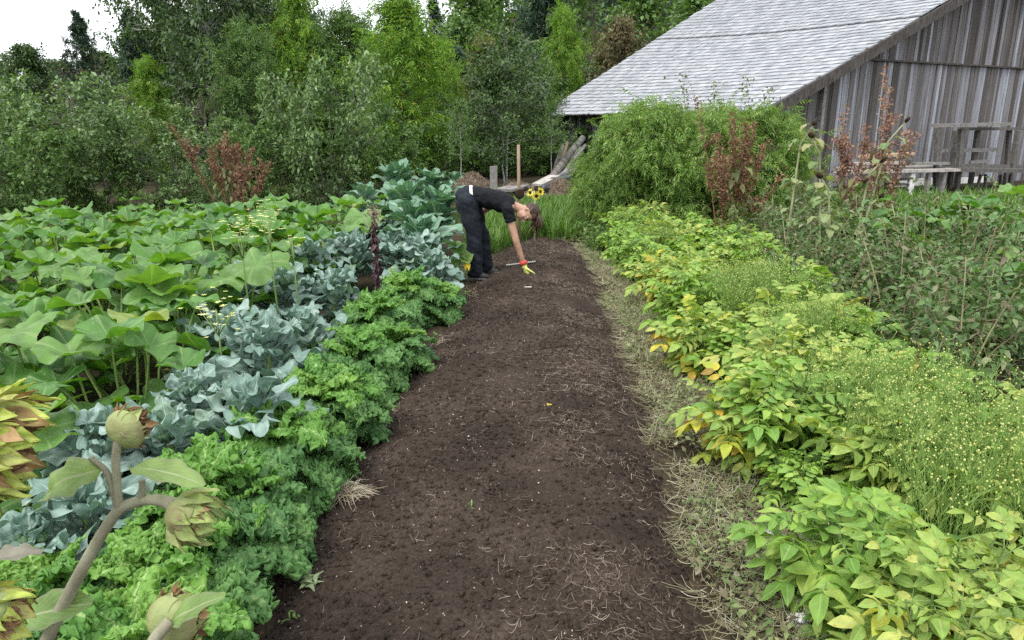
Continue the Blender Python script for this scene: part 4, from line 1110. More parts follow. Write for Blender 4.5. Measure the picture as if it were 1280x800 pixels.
weeds('weeds', clumpy(15000, 2.3, 8.5, 2.6, 11.5, 105, .4, 1.5), L_WEED, (.03, .08), 106, 'undergrowth of weeds beneath the wilted beans', (0, .45))
weeds('weeds', clumpy(9000, -8, -2, 2.5, 13.5, 107, .45, 1.5), L_WEED, (.03, .08), 108, 'undergrowth of weeds between the squash plants', (0, .18))
weeds('weeds', clumpy(9000, 1.0, 3.2, 8.6, 12.2, 109, .40, 1.5), L_WEED, (.03, .09), 110, 'leafy weeds at the foot of the big shrub', (0, .30))
# straw and root scraps
def scraps(name, pts, L, Wd, mat, seed, label, z=.004, curl=.35, cat='straw'):
    rg = np.random.default_rng(seed); n = len(pts); K_ = 5
    a = rg.uniform(0, 6.28, n); Ls = rg.uniform(L[0], L[1], n) ** 1.0; ws = rg.uniform(Wd[0], Wd[1], n); kk = rg.normal(0, curl, n) * 3
    s = np.linspace(-.5, .5, K_)
    ang = a[:, None] + kk[:, None] * s[None]
    x = pts[:, 0:1] + np.cumsum(np.cos(ang), 1) * (Ls / K_)[:, None]; y = pts[:, 1:2] + np.cumsum(np.sin(ang), 1) * (Ls / K_)[:, None]
    zz = soilz(x, y) + z + rg.uniform(0, .012, n)[:, None] + (rg.uniform(0, .05, n) * Ls / .1)[:, None] * (s[None] * 2) ** 2 * rg.choice([0, 1], n)[:, None]
    nx, ny = -np.sin(ang) * ws[:, None] / 2, np.cos(ang) * ws[:, None] / 2
    A = np.stack([x + nx, y + ny, zz], -1); B = np.stack([x - nx, y - ny, zz], -1); Cc = np.stack([x, y, zz + ws[:, None] * .6], -1)
    V = np.stack([A, Cc, B], 2).reshape(-1, 3)
    base = (np.arange(n) * K_ * 3)[:, None, None]
    i = np.arange(K_ - 1)[:, None] * 3
    F = np.concatenate([np.stack([i, i + 3, i + 4, i + 1], -1), np.stack([i + 1, i + 4, i + 5, i + 2], -1)], 1).reshape(-1, 4)
    o = mk(name, [(V, [(F[None] + base).reshape(-1, 4)], None, 0)], mat)
    return tag(o, label, cat, kind='stuff')
inb = lambda x, y: (x > bedL(y) - .05) & (x < bedR(y) + .03) & (y < 10.7)
band = lambda x, y: inb(x, y) & (np.random.default_rng(5).uniform(0, 1, len(x)) < np.exp(-((x - (bedL(y) * .22 + bedR(y) * .78)) / .26) ** 2) + .10)
scraps('straw', clumpy(9500, -1, 1.1, 1.5, 10.6, 111, .50, 3.0, band), (.008, .070), (.0008, .0019), L_BEDST, 112, curl=.16, label= 'dry straw and root scraps scattered over the dug soil')
scraps('straw', clumpy(1700, -1, 1.1, 1.5, 10.6, 113, .3, 2.6, inb), (.006, .035), (.0008, .0020), L_BEDST, 114, curl=.16, label= 'tiny pale straw bits sprinkled over the whole bed')
scraps('straw', clumpy(26000, .5, 2.2, 1.5, 10.8, 115, .30, 2.0, strip), (.025, .17), (.0009, .0030), L_LITTER, 116, z=.02, curl=.30, label= 'matted dry straw along the right side of the bed')
scraps('straw', clumpy(900, -1.5, -.3, 1.6, 9.5, 117, .45, 2.2, lambda x, y: (x < bedL(y) + .12) & (x > bedL(y) - .35)), (.03, .14), (.0015, .003), L_STRAW, 118, 'straw and dry stalks at the foot of the kale')
weeds('withered_leaves', clumpy(2600, .5, 2.2, 1.6, 10.8, 119, .42, 2.2, strip), L_DEAD, (.02, .06), 120, 'withered leaves littering the strip beside the potatoes', (.005, .05))
# soil clods and seed specks
def clods(name, n, sz, mat, seed, label, cat, flat=.7):
    rg = np.random.default_rng(seed)
    p = clumpy(n, -1.05, 1.1, 1.4, 10.7, seed, .30, 1.8, inb)
    t = ball((0, 0, 0), 1, 6, 4)
    V = t[0] * (1 + .35 * (np.random.default_rng(seed).uniform(-1, 1, (len(t[0]), 1))))
    a = rg.normal(0, 1, (n, 3)); b = rg.normal(0, 1, (n, 3))
    y = sz[0] + (sz[1] - sz[0]) * rg.uniform(0, 1, n) ** 3
    M = frames(a, b, np.stack([y, y * rg.uniform(.6, 1.2, n), y * flat], -1))
    T = np.column_stack([p, bedz(p[:, 0], p[:, 1]) + y * .2])
    o = mk(name, [inst((V, t[1], None, 0), M, T)], mat)
    return tag(o, label, cat, kind='stuff')
clods('soil_clods', 24000, (.0025, .014), M_SOIL, 121, 'dark crumbs and clods of dug soil', 'soil clods')
M_SPECK = solid('pale_specks', [(0, (.22, .16, .12)), (.6, (.42, .34, .26)), (1, (.62, .56, .46))], 20, .8, .2, island=True)
clods('wood_chips', 2600, (.0016, .0052), M_SPECK, 122, 'pale wood chips and seed husks speckling the soil', 'wood chips', .4)
# ================================================================ PERSON
def solidify_union(name, chunks, mat, parent, voxel=.012, sm=6, fac=.5, disp=None):
    """closed shapes -> one continuous skin (voxel union, then smoothed)"""
    o = mk(name, chunks, mat)
    m = o.modifiers.new('u', 'REMESH'); m.mode = 'VOXEL'; m.voxel_size = voxel
    s = o.modifiers.new('s', 'SMOOTH'); s.iterations = sm; s.factor = fac
    dg = bpy.context.evaluated_depsgraph_get()
    me = bpy.data.meshes.new_from_object(o.evaluated_get(dg))
    o.modifiers.clear()
    old = o.data; o.data = me; bpy.data.meshes.remove(old)
    if len(me.materials) == 0: me.materials.append(mat)
    if disp is not None:
        co = np.zeros(len(me.vertices) * 3, np.float32); me.vertices.foreach_get('co', co); co = co.reshape(-1, 3)
        no = np.zeros(len(me.vertices) * 3, np.float32); me.vertices.foreach_get('normal', no); no = no.reshape(-1, 3)
        co = co + no * disp(co)[:, None]
        me.vertices.foreach_set('co', co.astype(np.float32).ravel()); me.update()
    me.polygons.foreach_set('use_smooth', np.ones(len(me.polygons), bool))
    o.parent = parent
    return o
def cone(p0, r0, p1, r1, n=14):
    p0, p1 = np.asarray(p0, float), np.asarray(p1, float)
    d = nrm(p1 - p0); s = []
    rr = []
    for a in (80, 60, 35, 0): s.append(p0 - d * r0 * math.sin(R(a))); rr.append(r0 * math.cos(R(a)))
    for a in (0, 35, 60, 80): s.append(p1 + d * r1 * math.sin(R(a))); rr.append(r1 * math.cos(R(a)))
    return tube(s, rr, n)
M_SKIN = solid('tanned_skin', [(.3, (.33, .185, .125)), (.7, (.42, .25, .175))], 14, .5, .35)
M_SHIRT = solid('black_tee_cloth', [(.3, (.004, .0045, .006)), (.7, (.009, .0095, .012))], 30, .85, .2, (120, .4, .004))
M_TROUS = solid('dark_navy_trouser_cloth', [(.3, (.007, .009, .014)), (.7, (.016, .020, .028))], 16, .8, .2, (60, .5, .006))
M_HAIR = solid('brown_hair', [(.3, (.024, .012, .008)), (.7, (.072, .038, .024))], 30, .45, .4, (80, .8, .004), stretch=(.3, 1, 1))
M_SHOE = solid('black_shoe', [(.3, (.012, .012, .012)), (.7, (.03, .03, .03))], 20, .6, .4)
M_SOLE = solid('grey_sole', [(.3, (.10, .10, .10)), (.7, (.16, .16, .16))], 20, .7, .3)
M_GLOVE = solid('yellow_green_glove', [(.3, (.48, .54, .14)), (.7, (.60, .64, .22))], 40, .8, .2, (200, .5, .002))
M_CUFF = solid('red_cuff', [(.3, (.50, .05, .045)), (.7, (.62, .09, .07))], 40, .8, .2)
M_WBAND = solid('white_waistband', [(.3, (.70, .69, .64)), (.7, (.80, .79, .74))], 20, .8, .2)
M_EYE = solid('dark_eye', [(.3, (.015, .01, .008)), (.7, (.03, .02, .015))], 20, .3, .5)
M_EYEW = solid('eye_white', [(.3, (.6, .58, .55)), (.7, (.7, .68, .65))], 20, .4, .4)
M_LIP = solid('lips', [(.3, (.30, .10, .085)), (.7, (.36, .13, .11))], 20, .5, .3)
_p = P(600, 344, .05)
PX, PY = float(_p[0]), float(_p[1])
PZ = float(soilz(PX + .02, PY)) - .005
person = thing('person', 'woman in black t-shirt and dark trousers bending over the dug bed, one gloved hand down', 'person', (PX, PY, PZ))
A = np.array
hipN, hipF = A([-.115, -.095, .86]), A([-.115, .095, .86])
kneN, kneF = A([-.045, -.10, .47]), A([.015, .115, .47])
ankN, ankF = A([-.050, -.10, .09]), A([.055, .15, .09])
sp = [A([-.13, 0, .90]), A([-.03, 0, .905]), A([.10, 0, .885]), A([.22, 0, .855]), A([.315, 0, .825]), A([.36, 0, .81])]
shN, shF = A([.315, -.165, .785]), A([.325, .165, .83])
elN, wrN = A([.405, -.20, .455]), A([.495, -.17, .175])
elF, wrF = A([.14, .235, .79]), A([-.02, .215, .68])
neck, head = A([.43, -.005, .785]), A([.525, -.02, .735])
hu = nrm(A([.80, -.05, -.18])); hf = nrm(A([.02, -.42, -.95])); hf = nrm(hf - hu * (hf @ hu)); hs = np.cross(hu, hf)
def hp(u, f, s): return head + hu * u + hf * f + hs * s
HA = np.stack([hf, hs, hu])
# hands: palm, five fingers each
def hand(w, d, n, side, k=1.0, curl=.6):
    """w wrist, d towards the fingers, n back of hand, side to the thumb"""
    d = nrm(d); n = nrm(n - d * (n @ d)); x = nrm(side - d * (side @ d) - n * (side @ n))
    ch = [loft([w - d * .02, w + d * .015, w + d * .05, w + d * .085, w + d * .095], A([.024, .030, .040, .040, .034]) * k, A([.020, .018, .017, .014, .010]) * k, x, 12)]
    for i, (o, L) in enumerate(((.030, .072), (.010, .080), (-.010, .075), (-.029, .058))):
        b = w + d * .082 + x * o * k; q = d.copy(); pts = [b - d * .02, b]
        for j, f in enumerate((.45, .32, .25)):
            a = curl * (j + .6) * .8
            q = d * math.cos(a) - n * math.sin(a)
            pts.append(pts[-1] + q * L * f)
        ch.append(tube(pts, A([.0095, .0095, .0088, .008, .0065]) * k, 8))
    tb = w + d * .025 + x * .030 * k
    ch.append(tube([tb - x * .012, tb + (x * .75 + d * .6) * .03, tb + (x * .75 + d * 1.1 - n * .5) * .05, tb + (x * .55 + d * 1.4 - n * .9) * .064], A([.013, .012, .0105, .008]) * k, 8))
    return ch
hdN = nrm(A([.14, -.02, -.42])); hdF = nrm(A([-.10, -.02, -.30]))
skin = [loft([sp[0] - [.06, 0, .02]] + sp, [.07, .125, .115, .12, .135, .14, .08], [.06, .105, .09, .09, .095, .085, .06], [0, 1, 0], 18),
        cone(hipN, .085, kneN, .058), cone(kneN, .058, ankN, .040), cone(hipF, .085, kneF, .058), cone(kneF, .058, ankF, .040),
        cone(shN, .052, elN, .038), cone(elN, .039, wrN, .027), cone(shF, .052, elF, .038), cone(elF, .039, wrF, .027),
        cone([.35, 0, .81], .060, neck, .052), cone(neck, .052, hp(-.03, -.02, 0), .055),
        cone([.33, -.10, .81], .06, shN, .056), cone([.33, .10, .82], .06, shF, .056),
        ball(hp(.03, -.012, 0), (.094, .076, .092), 18, 12, HA), ball(hp(-.035, .030, 0), (.066, .060, .070), 16, 10, HA), ball(hp(-.085, .052, 0), (.036, .036, .026), 12, 8, HA),
        cone(hp(.012, .078, 0), .011, hp(-.022, .102, 0), .014, 10), ball(hp(-.030, .088, .012), (.012, .010, .009), 8, 6, HA), ball(hp(-.030, .088, -.012), (.012, .010, .009), 8, 6, HA),
        ball(hp(.022, .070, .032), (.014, .030, .010), 10, 6, HA), ball(hp(.022, .070, -.032), (.014, .030, .010), 10, 6, HA),
        ball(hp(-.022, .058, .044), (.022, .022, .02), 10, 6, HA), ball(hp(-.022, .058, -.044), (.022, .022, .02), 10, 6, HA),
        ball(hp(-.008, -.018, .078), (.018, .009, .030), 10, 8, HA), ball(hp(-.008, -.018, -.078), (.018, .009, .030), 10, 8, HA)]
skin += hand(wrF, hdF, nrm(A([-.2, -1, .1])) * -1, A([1, 0, 0]))
solidify_union('body', skin, M_SKIN, person, .0075, 4)
ws = [(person, c) for c in ()]
for s_ in (.030, -.030):
    e = mk('eye', [ball(hp(.000, .076, s_), (.010, .013, .008), 10, 6, HA)], M_EYEW, person)
    mk('pupil', [ball(hp(-.001, .083, s_), (.0055, .0055, .0065), 8, 6, HA)], M_EYE, e)
    mk('eyebrow', [tube([hp(.026, .082, s_ * .45), hp(.031, .085, s_ * 1.0), hp(.026, .074, s_ * 1.6)], [.003, .0042, .0025], 6)], M_HAIR, person)
mk('lips', [ball(hp(-.060, .092, 0), (.010, .022, .006), 12, 6, HA), ball(hp(-.068, .090, 0), (.010, .019, .006), 12, 6, HA)], M_LIP, person)
# hair: cap, tied back, loose ends hanging
rg = np.random.default_rng(7)
hair = [ball(hp(.044, -.030, 0), (.092, .086, .088), 20, 14, HA), ball(hp(.110, -.045, 0), (.030, .034, .034), 12, 8, HA), ball(hp(.085, .028, 0), (.045, .062, .036), 12, 8, HA)]
solidify_union('hair', hair, M_HAIR, person, .008, 2, disp=lambda c: .004 * np.sin(c[:, 1] * 260 + 3 * np.sin(c[:, 0] * 60)))
pt = []
for k in range(26):
    o = rg.normal(0, .016, 3); L = rg.uniform(.13, .24)
    b = hp(.105, .0, .0) + o * 1.2
    pt.append(tube([b, b + [.025, -.01, -.02], b + [.022 + o[0], -.02 + o[1], -.08], b + [.0 + o[0] * 2.2, -.01 + o[1] * 2, -L]], [.007, .008, .006, .002], 5))
mk('ponytail', pt, M_HAIR, person)
# clothes
wr = lambda c: .012 * (fbm(c[:, 0] * 20 + c[:, 2] * 9, c[:, 1] * 14 + c[:, 2] * 26, 8, 3) - .5) * 2
shirt = [loft([A([-.075, 0, .915]), A([-.03, 0, .915])] + [p + A([0, 0, .005]) for p in sp[2:5]] + [A([.372, 0, .81])], [.135, .138, .142, .152, .160, .105], [.105, .108, .112, .116, .108, .075], [0, 1, 0], 20),
         cone([.31, -.09, .815], .080, shN + A([0, -.01, 0]), .070), cone([.31, .09, .83], .080, shF + A([0, .01, 0]), .070),
         tube([shN + A([0, -.008, .01]), shN * .72 + elN * .28, shN * .60 + elN * .40], [.068, .064, .063], 14), tube([shF, shF * .72 + elF * .28, shF * .6 + elF * .4], [.068, .064, .063], 14)]
solidify_union('t_shirt', shirt, M_SHIRT, person, .012, 4, disp=wr)
wr2 = lambda c: .020 * (fbm(c[:, 0] * 7 + c[:, 1] * 5, c[:, 2] * 17 + c[:, 0] * 8, 18, 3) - .5) * 2
trs = [loft([A([-.20, 0, .86]), A([-.175, 0, .885]), A([-.13, 0, .90]), A([-.07, 0, .905]), A([-.045, 0, .905])], [.10, .142, .152, .145, .138], [.09, .125, .130, .115, .108], [0, 1, 0], 20),
       cone(hipN + A([-.005, 0, 0]), .118, kneN, .090), cone(hipF + A([-.005, 0, 0]), .118, kneF, .090),
       tube([kneN + [0, 0, .05], kneN, (kneN + ankN) / 2 + A([-.01, 0, 0]), ankN + A([0, 0, .02]), ankN - A([0, 0, .045])], [.092, .090, .092, .090, .086], 14),
       tube([kneF + [0, 0, .05], kneF, (kneF + ankF) / 2, ankF + A([0, 0, .02]), ankF - A([0, 0, .045])], [.092, .090, .092, .090, .086], 14),
       ball((-.17, 0, .83), (.10, .14, .12), 16, 10)]
solidify_union('trousers', trs, M_TROUS, person, .014, 5, disp=wr2)
mk('waistband', [loft([A([-.088, 0, .914]), A([-.058, 0, .918])], [.142, .139], [.118, .1135], [0, 1, 0], 24)], M_WBAND, person)
for a_, yaw in ((ankN, -.12), (ankF, -.05)):
    f = A([math.cos(yaw), math.sin(yaw), 0.0])
    b = A([a_[0], a_[1], 0])
    sh = mk('shoe', [loft([b - f * .085 + [0, 0, .045], b - f * .06 + [0, 0, .055], b + [0, 0, .06], b + f * .07 + [0, 0, .048], b + f * .13 + [0, 0, .036], b + f * .165 + [0, 0, .030]], [.018, .036, .040, .045, .042, .018], [.022, .045, .052, .038, .028, .014], np.cross(f, [0, 0, 1]), 14)], M_SHOE, person)
    mk('sole', [loft([b - f * .092 + [0, 0, .013], b - f * .05 + [0, 0, .013], b + f * .06 + [0, 0, .013], b + f * .13 + [0, 0, .014], b + f * .172 + [0, 0, .018]], [.020, .040, .046, .044, .018], [.011, .013, .013, .012, .010], np.cross(f, [0, 0, 1]), 14)], M_SOLE, sh)
gl = [cone(wrN - hdN * .015, .033, wrN + hdN * .02, .031)] + hand(wrN + hdN * .01, hdN, nrm(A([-.75, -.5, -.1])), A([.3, -.8, 0]), 1.12, .75)
solidify_union('glove', gl, M_GLOVE, person, .006, 2)
mk('glove_cuff', [tube([wrN - hdN * .050, wrN - hdN * .03, wrN - hdN * .008], [.041, .043, .039], 14)], M_CUFF, person)

# ================================================================ THINGS ROUND THE BED
def pole(name, label, cat, b, top, r, mat, square=False, part='shaft'):
    t = thing(name, label, cat, tuple(b))
    v = np.asarray(top) - np.asarray(b)
    if square: mk(part, [beam([0, 0, -.15], v, r * 2, r * 2, up=(0, 1, 0))], mat, t, smooth=False)
    else: mk(part, [tube([[0, 0, -.15], v * .5 + [.003, 0, 0], v], [r, r * .98, r * .95], 12)], mat, t)
    return t
M_STAKE = solid('brown_stake_wood', [(.3, (.15, .105, .07)), (.7, (.27, .20, .14))], 6, .7, .3, (30, .5, .006), stretch=(4, 4, .6))
b = P(649, 306, 0); b[2] = float(soilz(b[0], b[1])); tp = PD(648, 181, b[1])
pole('wooden_stake', 'tall brown wooden stake standing at the end of the dug bed', 'stake', b, tp, .024, M_STAKE)
b = PD(617, 240, 15.2); b[2] = float(gz(b[0], b[1])); tp = PD(617, 208, 15.2)
pole('grey_stake', 'short square grey post standing before the brush heap', 'post', b, tp, .075, M_GREY, True, 'post')
# black-eyed yellow flowers on a pale stem
b = P(668, 306, 0); b[2] = float(soilz(b[0], b[1])); tp = PD(668, 238, b[1])
t = thing('sunflower', 'small yellow sunflowers with black centres on a pale stem beside the stake', 'flower', tuple(b))
hgt = tp[2] - b[2]
M_PALEST = solid('pale_stem', [(.3, (.42, .46, .26)), (.7, (.54, .56, .36))], 10, .6, .3)
mk('stem', [tube([[0, 0, -.05], [.005, 0, hgt * .6], [0, 0, hgt]], [.014, .012, .010], 8), tube([[0, 0, hgt * .86], [.05, 0, hgt * .96], [.09, -.02, hgt * 1.0]], .006, 6), tube([[0, 0, hgt * .84], [-.12, 0, hgt * .93], [-.21, -.02, hgt * .94]], .006, 6)], M_PALEST, t)
M_BLACK = solid('black_flower_centre', [(.3, (.012, .008, .006)), (.7, (.035, .022, .014))], 60, .9, .1, (120, .6, .004))
rg = np.random.default_rng(17)
PET = chunk([[0, 0, 0], [-.22, .45, .05], [0, .5, .0], [.22, .45, .05], [0, 1, -.08]], [[[0, 2, 1], [0, 3, 2], [1, 2, 4], [2, 3, 4]]])
def yellow_head(t, c, face, r, n=16, mat=None, cr=.42):
    face = nrm(A(face)); u = nrm(np.cross(face, [0.2, .1, 1])); v = np.cross(face, u)
    a = np.arange(n) * 6.283 / n
    d = np.cos(a)[:, None] * u + np.sin(a)[:, None] * v + face * .2 + rg.normal(0, .10, (n, 3))
    h = mk('flower_head', [ball(A(c) + face * .004, (cr * r, cr * r, .25 * r), 12, 6, np.stack([u, v, face]))], M_BLACK, t)
    if mat: mk('petals', [inst(PET, frames(d, np.tile(face, (n, 1)), np.full(n, r * .9) * rg.uniform(.8, 1.15, n)), A(c) + nrm(d) * r * .22)], mat, h)
yellow_head(t, (-.065, -.03, hgt * .96), (-.5, -.8, .2), .062, 15, L_YEL)
yellow_head(t, (.075, -.03, hgt * .98), (.5, -.8, .1), .062, 15, L_YEL)
yellow_head(t, (.02, -.05, hgt * .90), (.1, -1, -.3), .065, 14, L_YEL)
yellow_head(t, (-.22, -.03, hgt * .93), (-.1, -1, .2), .095, 14, None, .75)
yellow_head(t, (-.13, -.02, hgt * 1.03), (-.3, -.8, .5), .05, 14, None, .75)
yellow_head(t, (.02, -.02, hgt * 1.03), (.1, -.8, .5), .05, 14, None, .75)
# measuring stick and labels on the bed
a_, b_ = P(633, 333.5, .09), P(669, 330.5, .09)
for q in (a_, b_): q[2] = float(bedz(q[0], q[1])) + .022
t = thing('measuring_stick', 'thin white measuring stick with dark marks lying across the bed beside the gloved hand', 'stick', tuple((a_ + b_) / 2))
c = (a_ + b_) / 2
M_STW = solid('white_stick_paint', [(.3, (.60, .58, .54)), (.7, (.74, .72, .68))], 30, .6, .3)
st = mk('stick', [beam(a_ - c, b_ - c, .018, .010)], M_STW, t, smooth=False)
for k in range(1, 14):
    q = (a_ + (b_ - a_) * k / 14) - c
    mk('mark', [beam(q - nrm(b_ - a_) * .005 + [0, 0, .0062], q + nrm(b_ - a_) * .005 + [0, 0, .0062], .012, .003)], M_BLACK, st, smooth=False)
p = P(660, 361, .1); p[2] = float(bedz(p[0], p[1])) + .012
o = mk('plant_tag', [box((0, 0, 0), (.075, .016, .004), np.stack([nrm(A([1, -.35, .1])), nrm(A([.35, 1, 0])), [0, 0, 1]]))], M_STW, smooth=False, loc=tuple(p)); tag(o, 'little white plant tag lying on the dug soil', 'plant tag')

# brush heaps
M_BRUSH = solid('brown_brush', [(.3, (.085, .062, .045)), (.7, (.19, .145, .11))], 12, .95, .1, (30, 1, .03))
L_BRUSH = leaf_mat('dry_brush_stalks', [(0, (.11, .08, .058)), (.5, (.22, .165, .12)), (1, (.34, .27, .21))], .05, .8, .15, .1, 8)
def brush(px, py, Y, w, h, label, seed):
    rg = np.random.default_rng(seed); c = PD(px, py, Y); g = float(gz(c[0], c[1]))
    t = thing('brush_heap', label, 'brush heap', (c[0], c[1], g))
    th = np.linspace(0, 6.283, 28, endpoint=False); r = np.linspace(0, 1, 9)
    Rr, Th = np.meshgrid(r, th, indexing='ij')
    z = h * (1 - Rr ** 2) * (.7 + .6 * fbm(np.cos(Th) * Rr * 2 + seed, np.sin(Th) * Rr * 2, seed, 3)) - .05
    V = np.stack([Rr * np.cos(Th) * w, Rr * np.sin(Th) * w * .7, z], -1).reshape(-1, 3)
    i = np.arange(8)[:, None] * 28; j = np.arange(28)[None]; j2 = (j + 1) % 28
    mk('mound', [(V, [np.stack([i + j, i + 28 + j, i + 28 + j2, i + j2], -1).reshape(-1, 4)], None, 0)], M_BRUSH, t)
    st = []
    for k in range(420):
        a = rg.uniform(0, 6.28); q = math.sqrt(rg.uniform(0, 1)); zz = h * (1 - q * q) * 1.0
        b = A([math.cos(a) * q * w, math.sin(a) * q * w * .7, zz]); d = nrm(rg.normal(0, 1, 3) * [1, 1, .35]) * rg.uniform(.12, .4)
        st.append(tube([b - d * .5 - [0, 0, .03], b + [0, 0, rg.uniform(.0, .08)], b + d * .5 - [0, 0, .05]], [.004, .005, .003], 3, cap=False))
    mk('stalks', st, L_BRUSH, t)
brush(590, 222, 16.2, .62, .62, 'tall brown brush heap behind the bending person', 3)
brush(646, 226, 16.6, .75, .40, 'low brush heap between the stake and the leaning logs', 4)
brush(700, 224, 17.2, .5, .42, 'small brush heap at the foot of the leaning logs', 5)
# logs and planks by the barn corner
M_LOG = solid('grey_log_bark', [(.3, (.075, .068, .06)), (.7, (.20, .185, .165))], 8, .9, .15, (30, .9, .02))
M_PIPE = solid('black_pipe', [(.3, (.012, .013, .015)), (.7, (.03, .032, .036))], 8, .45, .5)
def stick(name, label, cat, a, b, r, mat, flat=None):
    a, b = A(a), A(b); c = (a + b) / 2
    if flat: o = mk(name, [beam(a - c, b - c, flat[0], flat[1])], mat, smooth=False, loc=tuple(c))
    else:
        s = np.linspace(0, 1, 7)[:, None]; w = np.random.default_rng(int(r * 9999)).normal(0, r * .12, (7, 3))
        o = mk(name, [tube(a - c + (b - a) * s + w, r * np.linspace(1.1, .9, 7), 12)], mat, loc=tuple(c))
    return tag(o, label, cat)
stick('leaning_log', 'thick grey log leaning steeply against the barn corner', 'log', PD(688, 224, 18.6), PD(728, 173, 21.5), .10, M_LOG)
stick('leaning_log', 'grey pole lying against the underside of the thick leaning log', 'log', PD(700, 222, 18.9), PD(731, 182, 21.4), .06, M_GREY)
stick('grey_board', 'rough grey board leaning upright at the barn corner', 'board', PD(716, 214, 21.0), PD(722, 180, 21.8), .1, M_GREY, (.22, .05))
stick('leaning_log', 'thinner dark log propped behind the thick leaning log', 'log', PD(694, 216, 21.5), PD(704, 181, 22.5), .085, M_LOG)
stick('leaning_log', 'slim brown pole propped up between the leaning logs', 'log', PD(700, 214, 21.2), PD(709, 178, 22.0), .06, M_STAKE)
stick('pale_board', 'pale wide board lying slanted at the foot of the leaning logs', 'board', PD(672, 231, 17.2), PD(693, 220, 18.0), .1, M_PALEWOOD, (.30, .05))
stick('grey_board', 'grey board lying on the ground in front of the brush heap', 'board', PD(628, 238, 16.0), PD(652, 232, 16.6), .1, M_GREY, (.45, .06))
stick('black_pipe', 'thick black pipe lying beside the pale board', 'pipe', PD(678, 236, 17.0), PD(712, 222, 18.4), .10, M_PIPE)
stick('black_pipe', 'thin black pipe lying on top of the thick pipe', 'pipe', PD(690, 226, 17.6), PD(722, 213, 19.0), .07, M_PIPE)
stick('grey_board', 'grey board resting behind the black pipes', 'board', PD(690, 222, 18.6), PD(720, 212, 19.8), .1, M_GREY, (.28, .06))

# ================================================================ BARN SIDE: deck, lumber, frame
def GPt(px, py, a):
    """where a pixel's ray meets the upright plane a metres before (negative) the gable"""
    d = ray(px, py); o0 = A([0, 0, CAM_H]); q = BN + BE * a
    return o0 + d * (((q - o0) @ BE) / (d @ BE))
M_FRAME = solid('dark_grey_frame_timber', [(0, (.055, .050, .046)), (.5, (.105, .098, .090)), (1, (.17, .16, .15))], 6, .85, .2, (30, .7, .01), island=True, stretch=(2, 2, 2))
t0 = GPt(1185, 240, -1.0)
t = thing('timber_frame', 'rickety grey timber frame with a bench shelf in front of the barn wall', 'frame', (t0[0], t0[1], 0))
org = A([t0[0], t0[1], 0])
def fb(name, p1, p2, a1, a2, w, h, mat=None, up=(0, 0, 1)):
    mk(name, [beam(GPt(*p1, a1) - org, GPt(*p2, a2) - org, w, h, up=up)], mat or M_GREY, t, smooth=False)
fb('top_shelf', (1171, 157), (1256, 155), -1.15, -1.15, .34, .08); fb('top_shelf', (1204, 161), (1300, 161), -.75, -.75, .34, .08, M_FRAME)
for p1, p2, a in (((1172, 159), (1170, 238), -1.2), ((1202, 161), (1196, 240), -1.2), ((1195, 163), (1186, 238), -.7), ((1272, 163), (1262, 238), -1.2), ((1262, 162), (1256, 236), -.7), ((1222, 163), (1214, 225), -.7)):
    g1, g2 = GPt(*p1, a), GPt(*p2, a); g2[2] = -.05
    mk('post', [beam(g2 - org, g1 - org, .13, .09, up=BE)], M_FRAME, t, smooth=False)
fb('rail', (1194, 188), (1246, 187), -.95, -.95, .05, .10); fb('rail', (1170, 190), (1188, 187), -1.0, -1.0, .05, .08); fb('rail', (1212, 203), (1236, 201), -.9, -.9, .05, .09)
fb('seat_board', (1198, 212), (1274, 213), -1.45, -1.45, .40, .10, M_FRAME); fb('seat_board', (1186, 207), (1268, 208), -1.0, -1.0, .40, .08, M_FRAME)
for p1, p2 in (((1226, 218), (1219, 247)), ((1232, 218), (1230, 247)), ((1251, 219), (1249, 248)), ((1263, 219), (1259, 250))):
    g1, g2 = GPt(*p1, -1.5), GPt(*p2, -1.5); g2[2] = -.05
    mk('leg', [beam(g2 - org, g1 - org, .06, .06, up=BE)], M_BOARDD, t, smooth=False)
t1 = GPt(1110, 240, -1.0); org2 = A([t1[0], t1[1], 0])
t = thing('wooden_deck', 'low grey plank deck on short posts along the barn wall', 'deck', tuple(org2))
for k, (a, y) in enumerate(((-1.35, 212), (-1.0, 210), (-.65, 208))):
    mk('deck_board', [beam(GPt(1050, y + 3, a) - org2, GPt(1200, y, a) - org2, .33, .07)], M_PALEWOOD if k != 1 else M_GREY, t, smooth=False)
for px, m in ((1056, M_GREY), (1090, M_GREY), (1140, M_WHITE), (1161, M_GREY), (1180, M_GREY)):
    g1 = GPt(px, 217, -1.42); g2 = g1.copy(); g2[2] = -.05
    mk('post', [beam(g2 - org2, g1 - org2, .16 if m is M_WHITE else .11, .09, up=BE)], m, t, smooth=False)
for dz in (.12, .24, .36):
    mk('under_board', [beam(GPt(1052, 219, -1.2) * [1, 1, 0] + [0, 0, dz] - org2, GPt(1128, 219, -1.2) * [1, 1, 0] + [0, 0, dz + .02] - org2, .5, .035)], M_BOARDD, t, smooth=False)
for k, (x0, x1, y0, y1, a, m, lb) in enumerate(((1078, 1138, 196, 192, -1.2, M_FRESH, 'tan board on top of the planks piled on the deck'), (1070, 1134, 201, 198, -1.05, M_GREY, 'grey board just under the tan board on the deck'),
                                            (1062, 1128, 205, 203, -1.3, M_PALEWOOD, 'pale board lowest in the little pile on the deck'), (1140, 1182, 205, 204, -1.2, M_GREY, 'short grey board lying on the deck beside the timber frame'))):
    a_, b_ = GPt(x0, y0, a), GPt(x1, y1, a); stick('plank', lb, 'plank', a_, b_, .1, m, (.24, .065))
b = GPt(960, 250, -2.2)
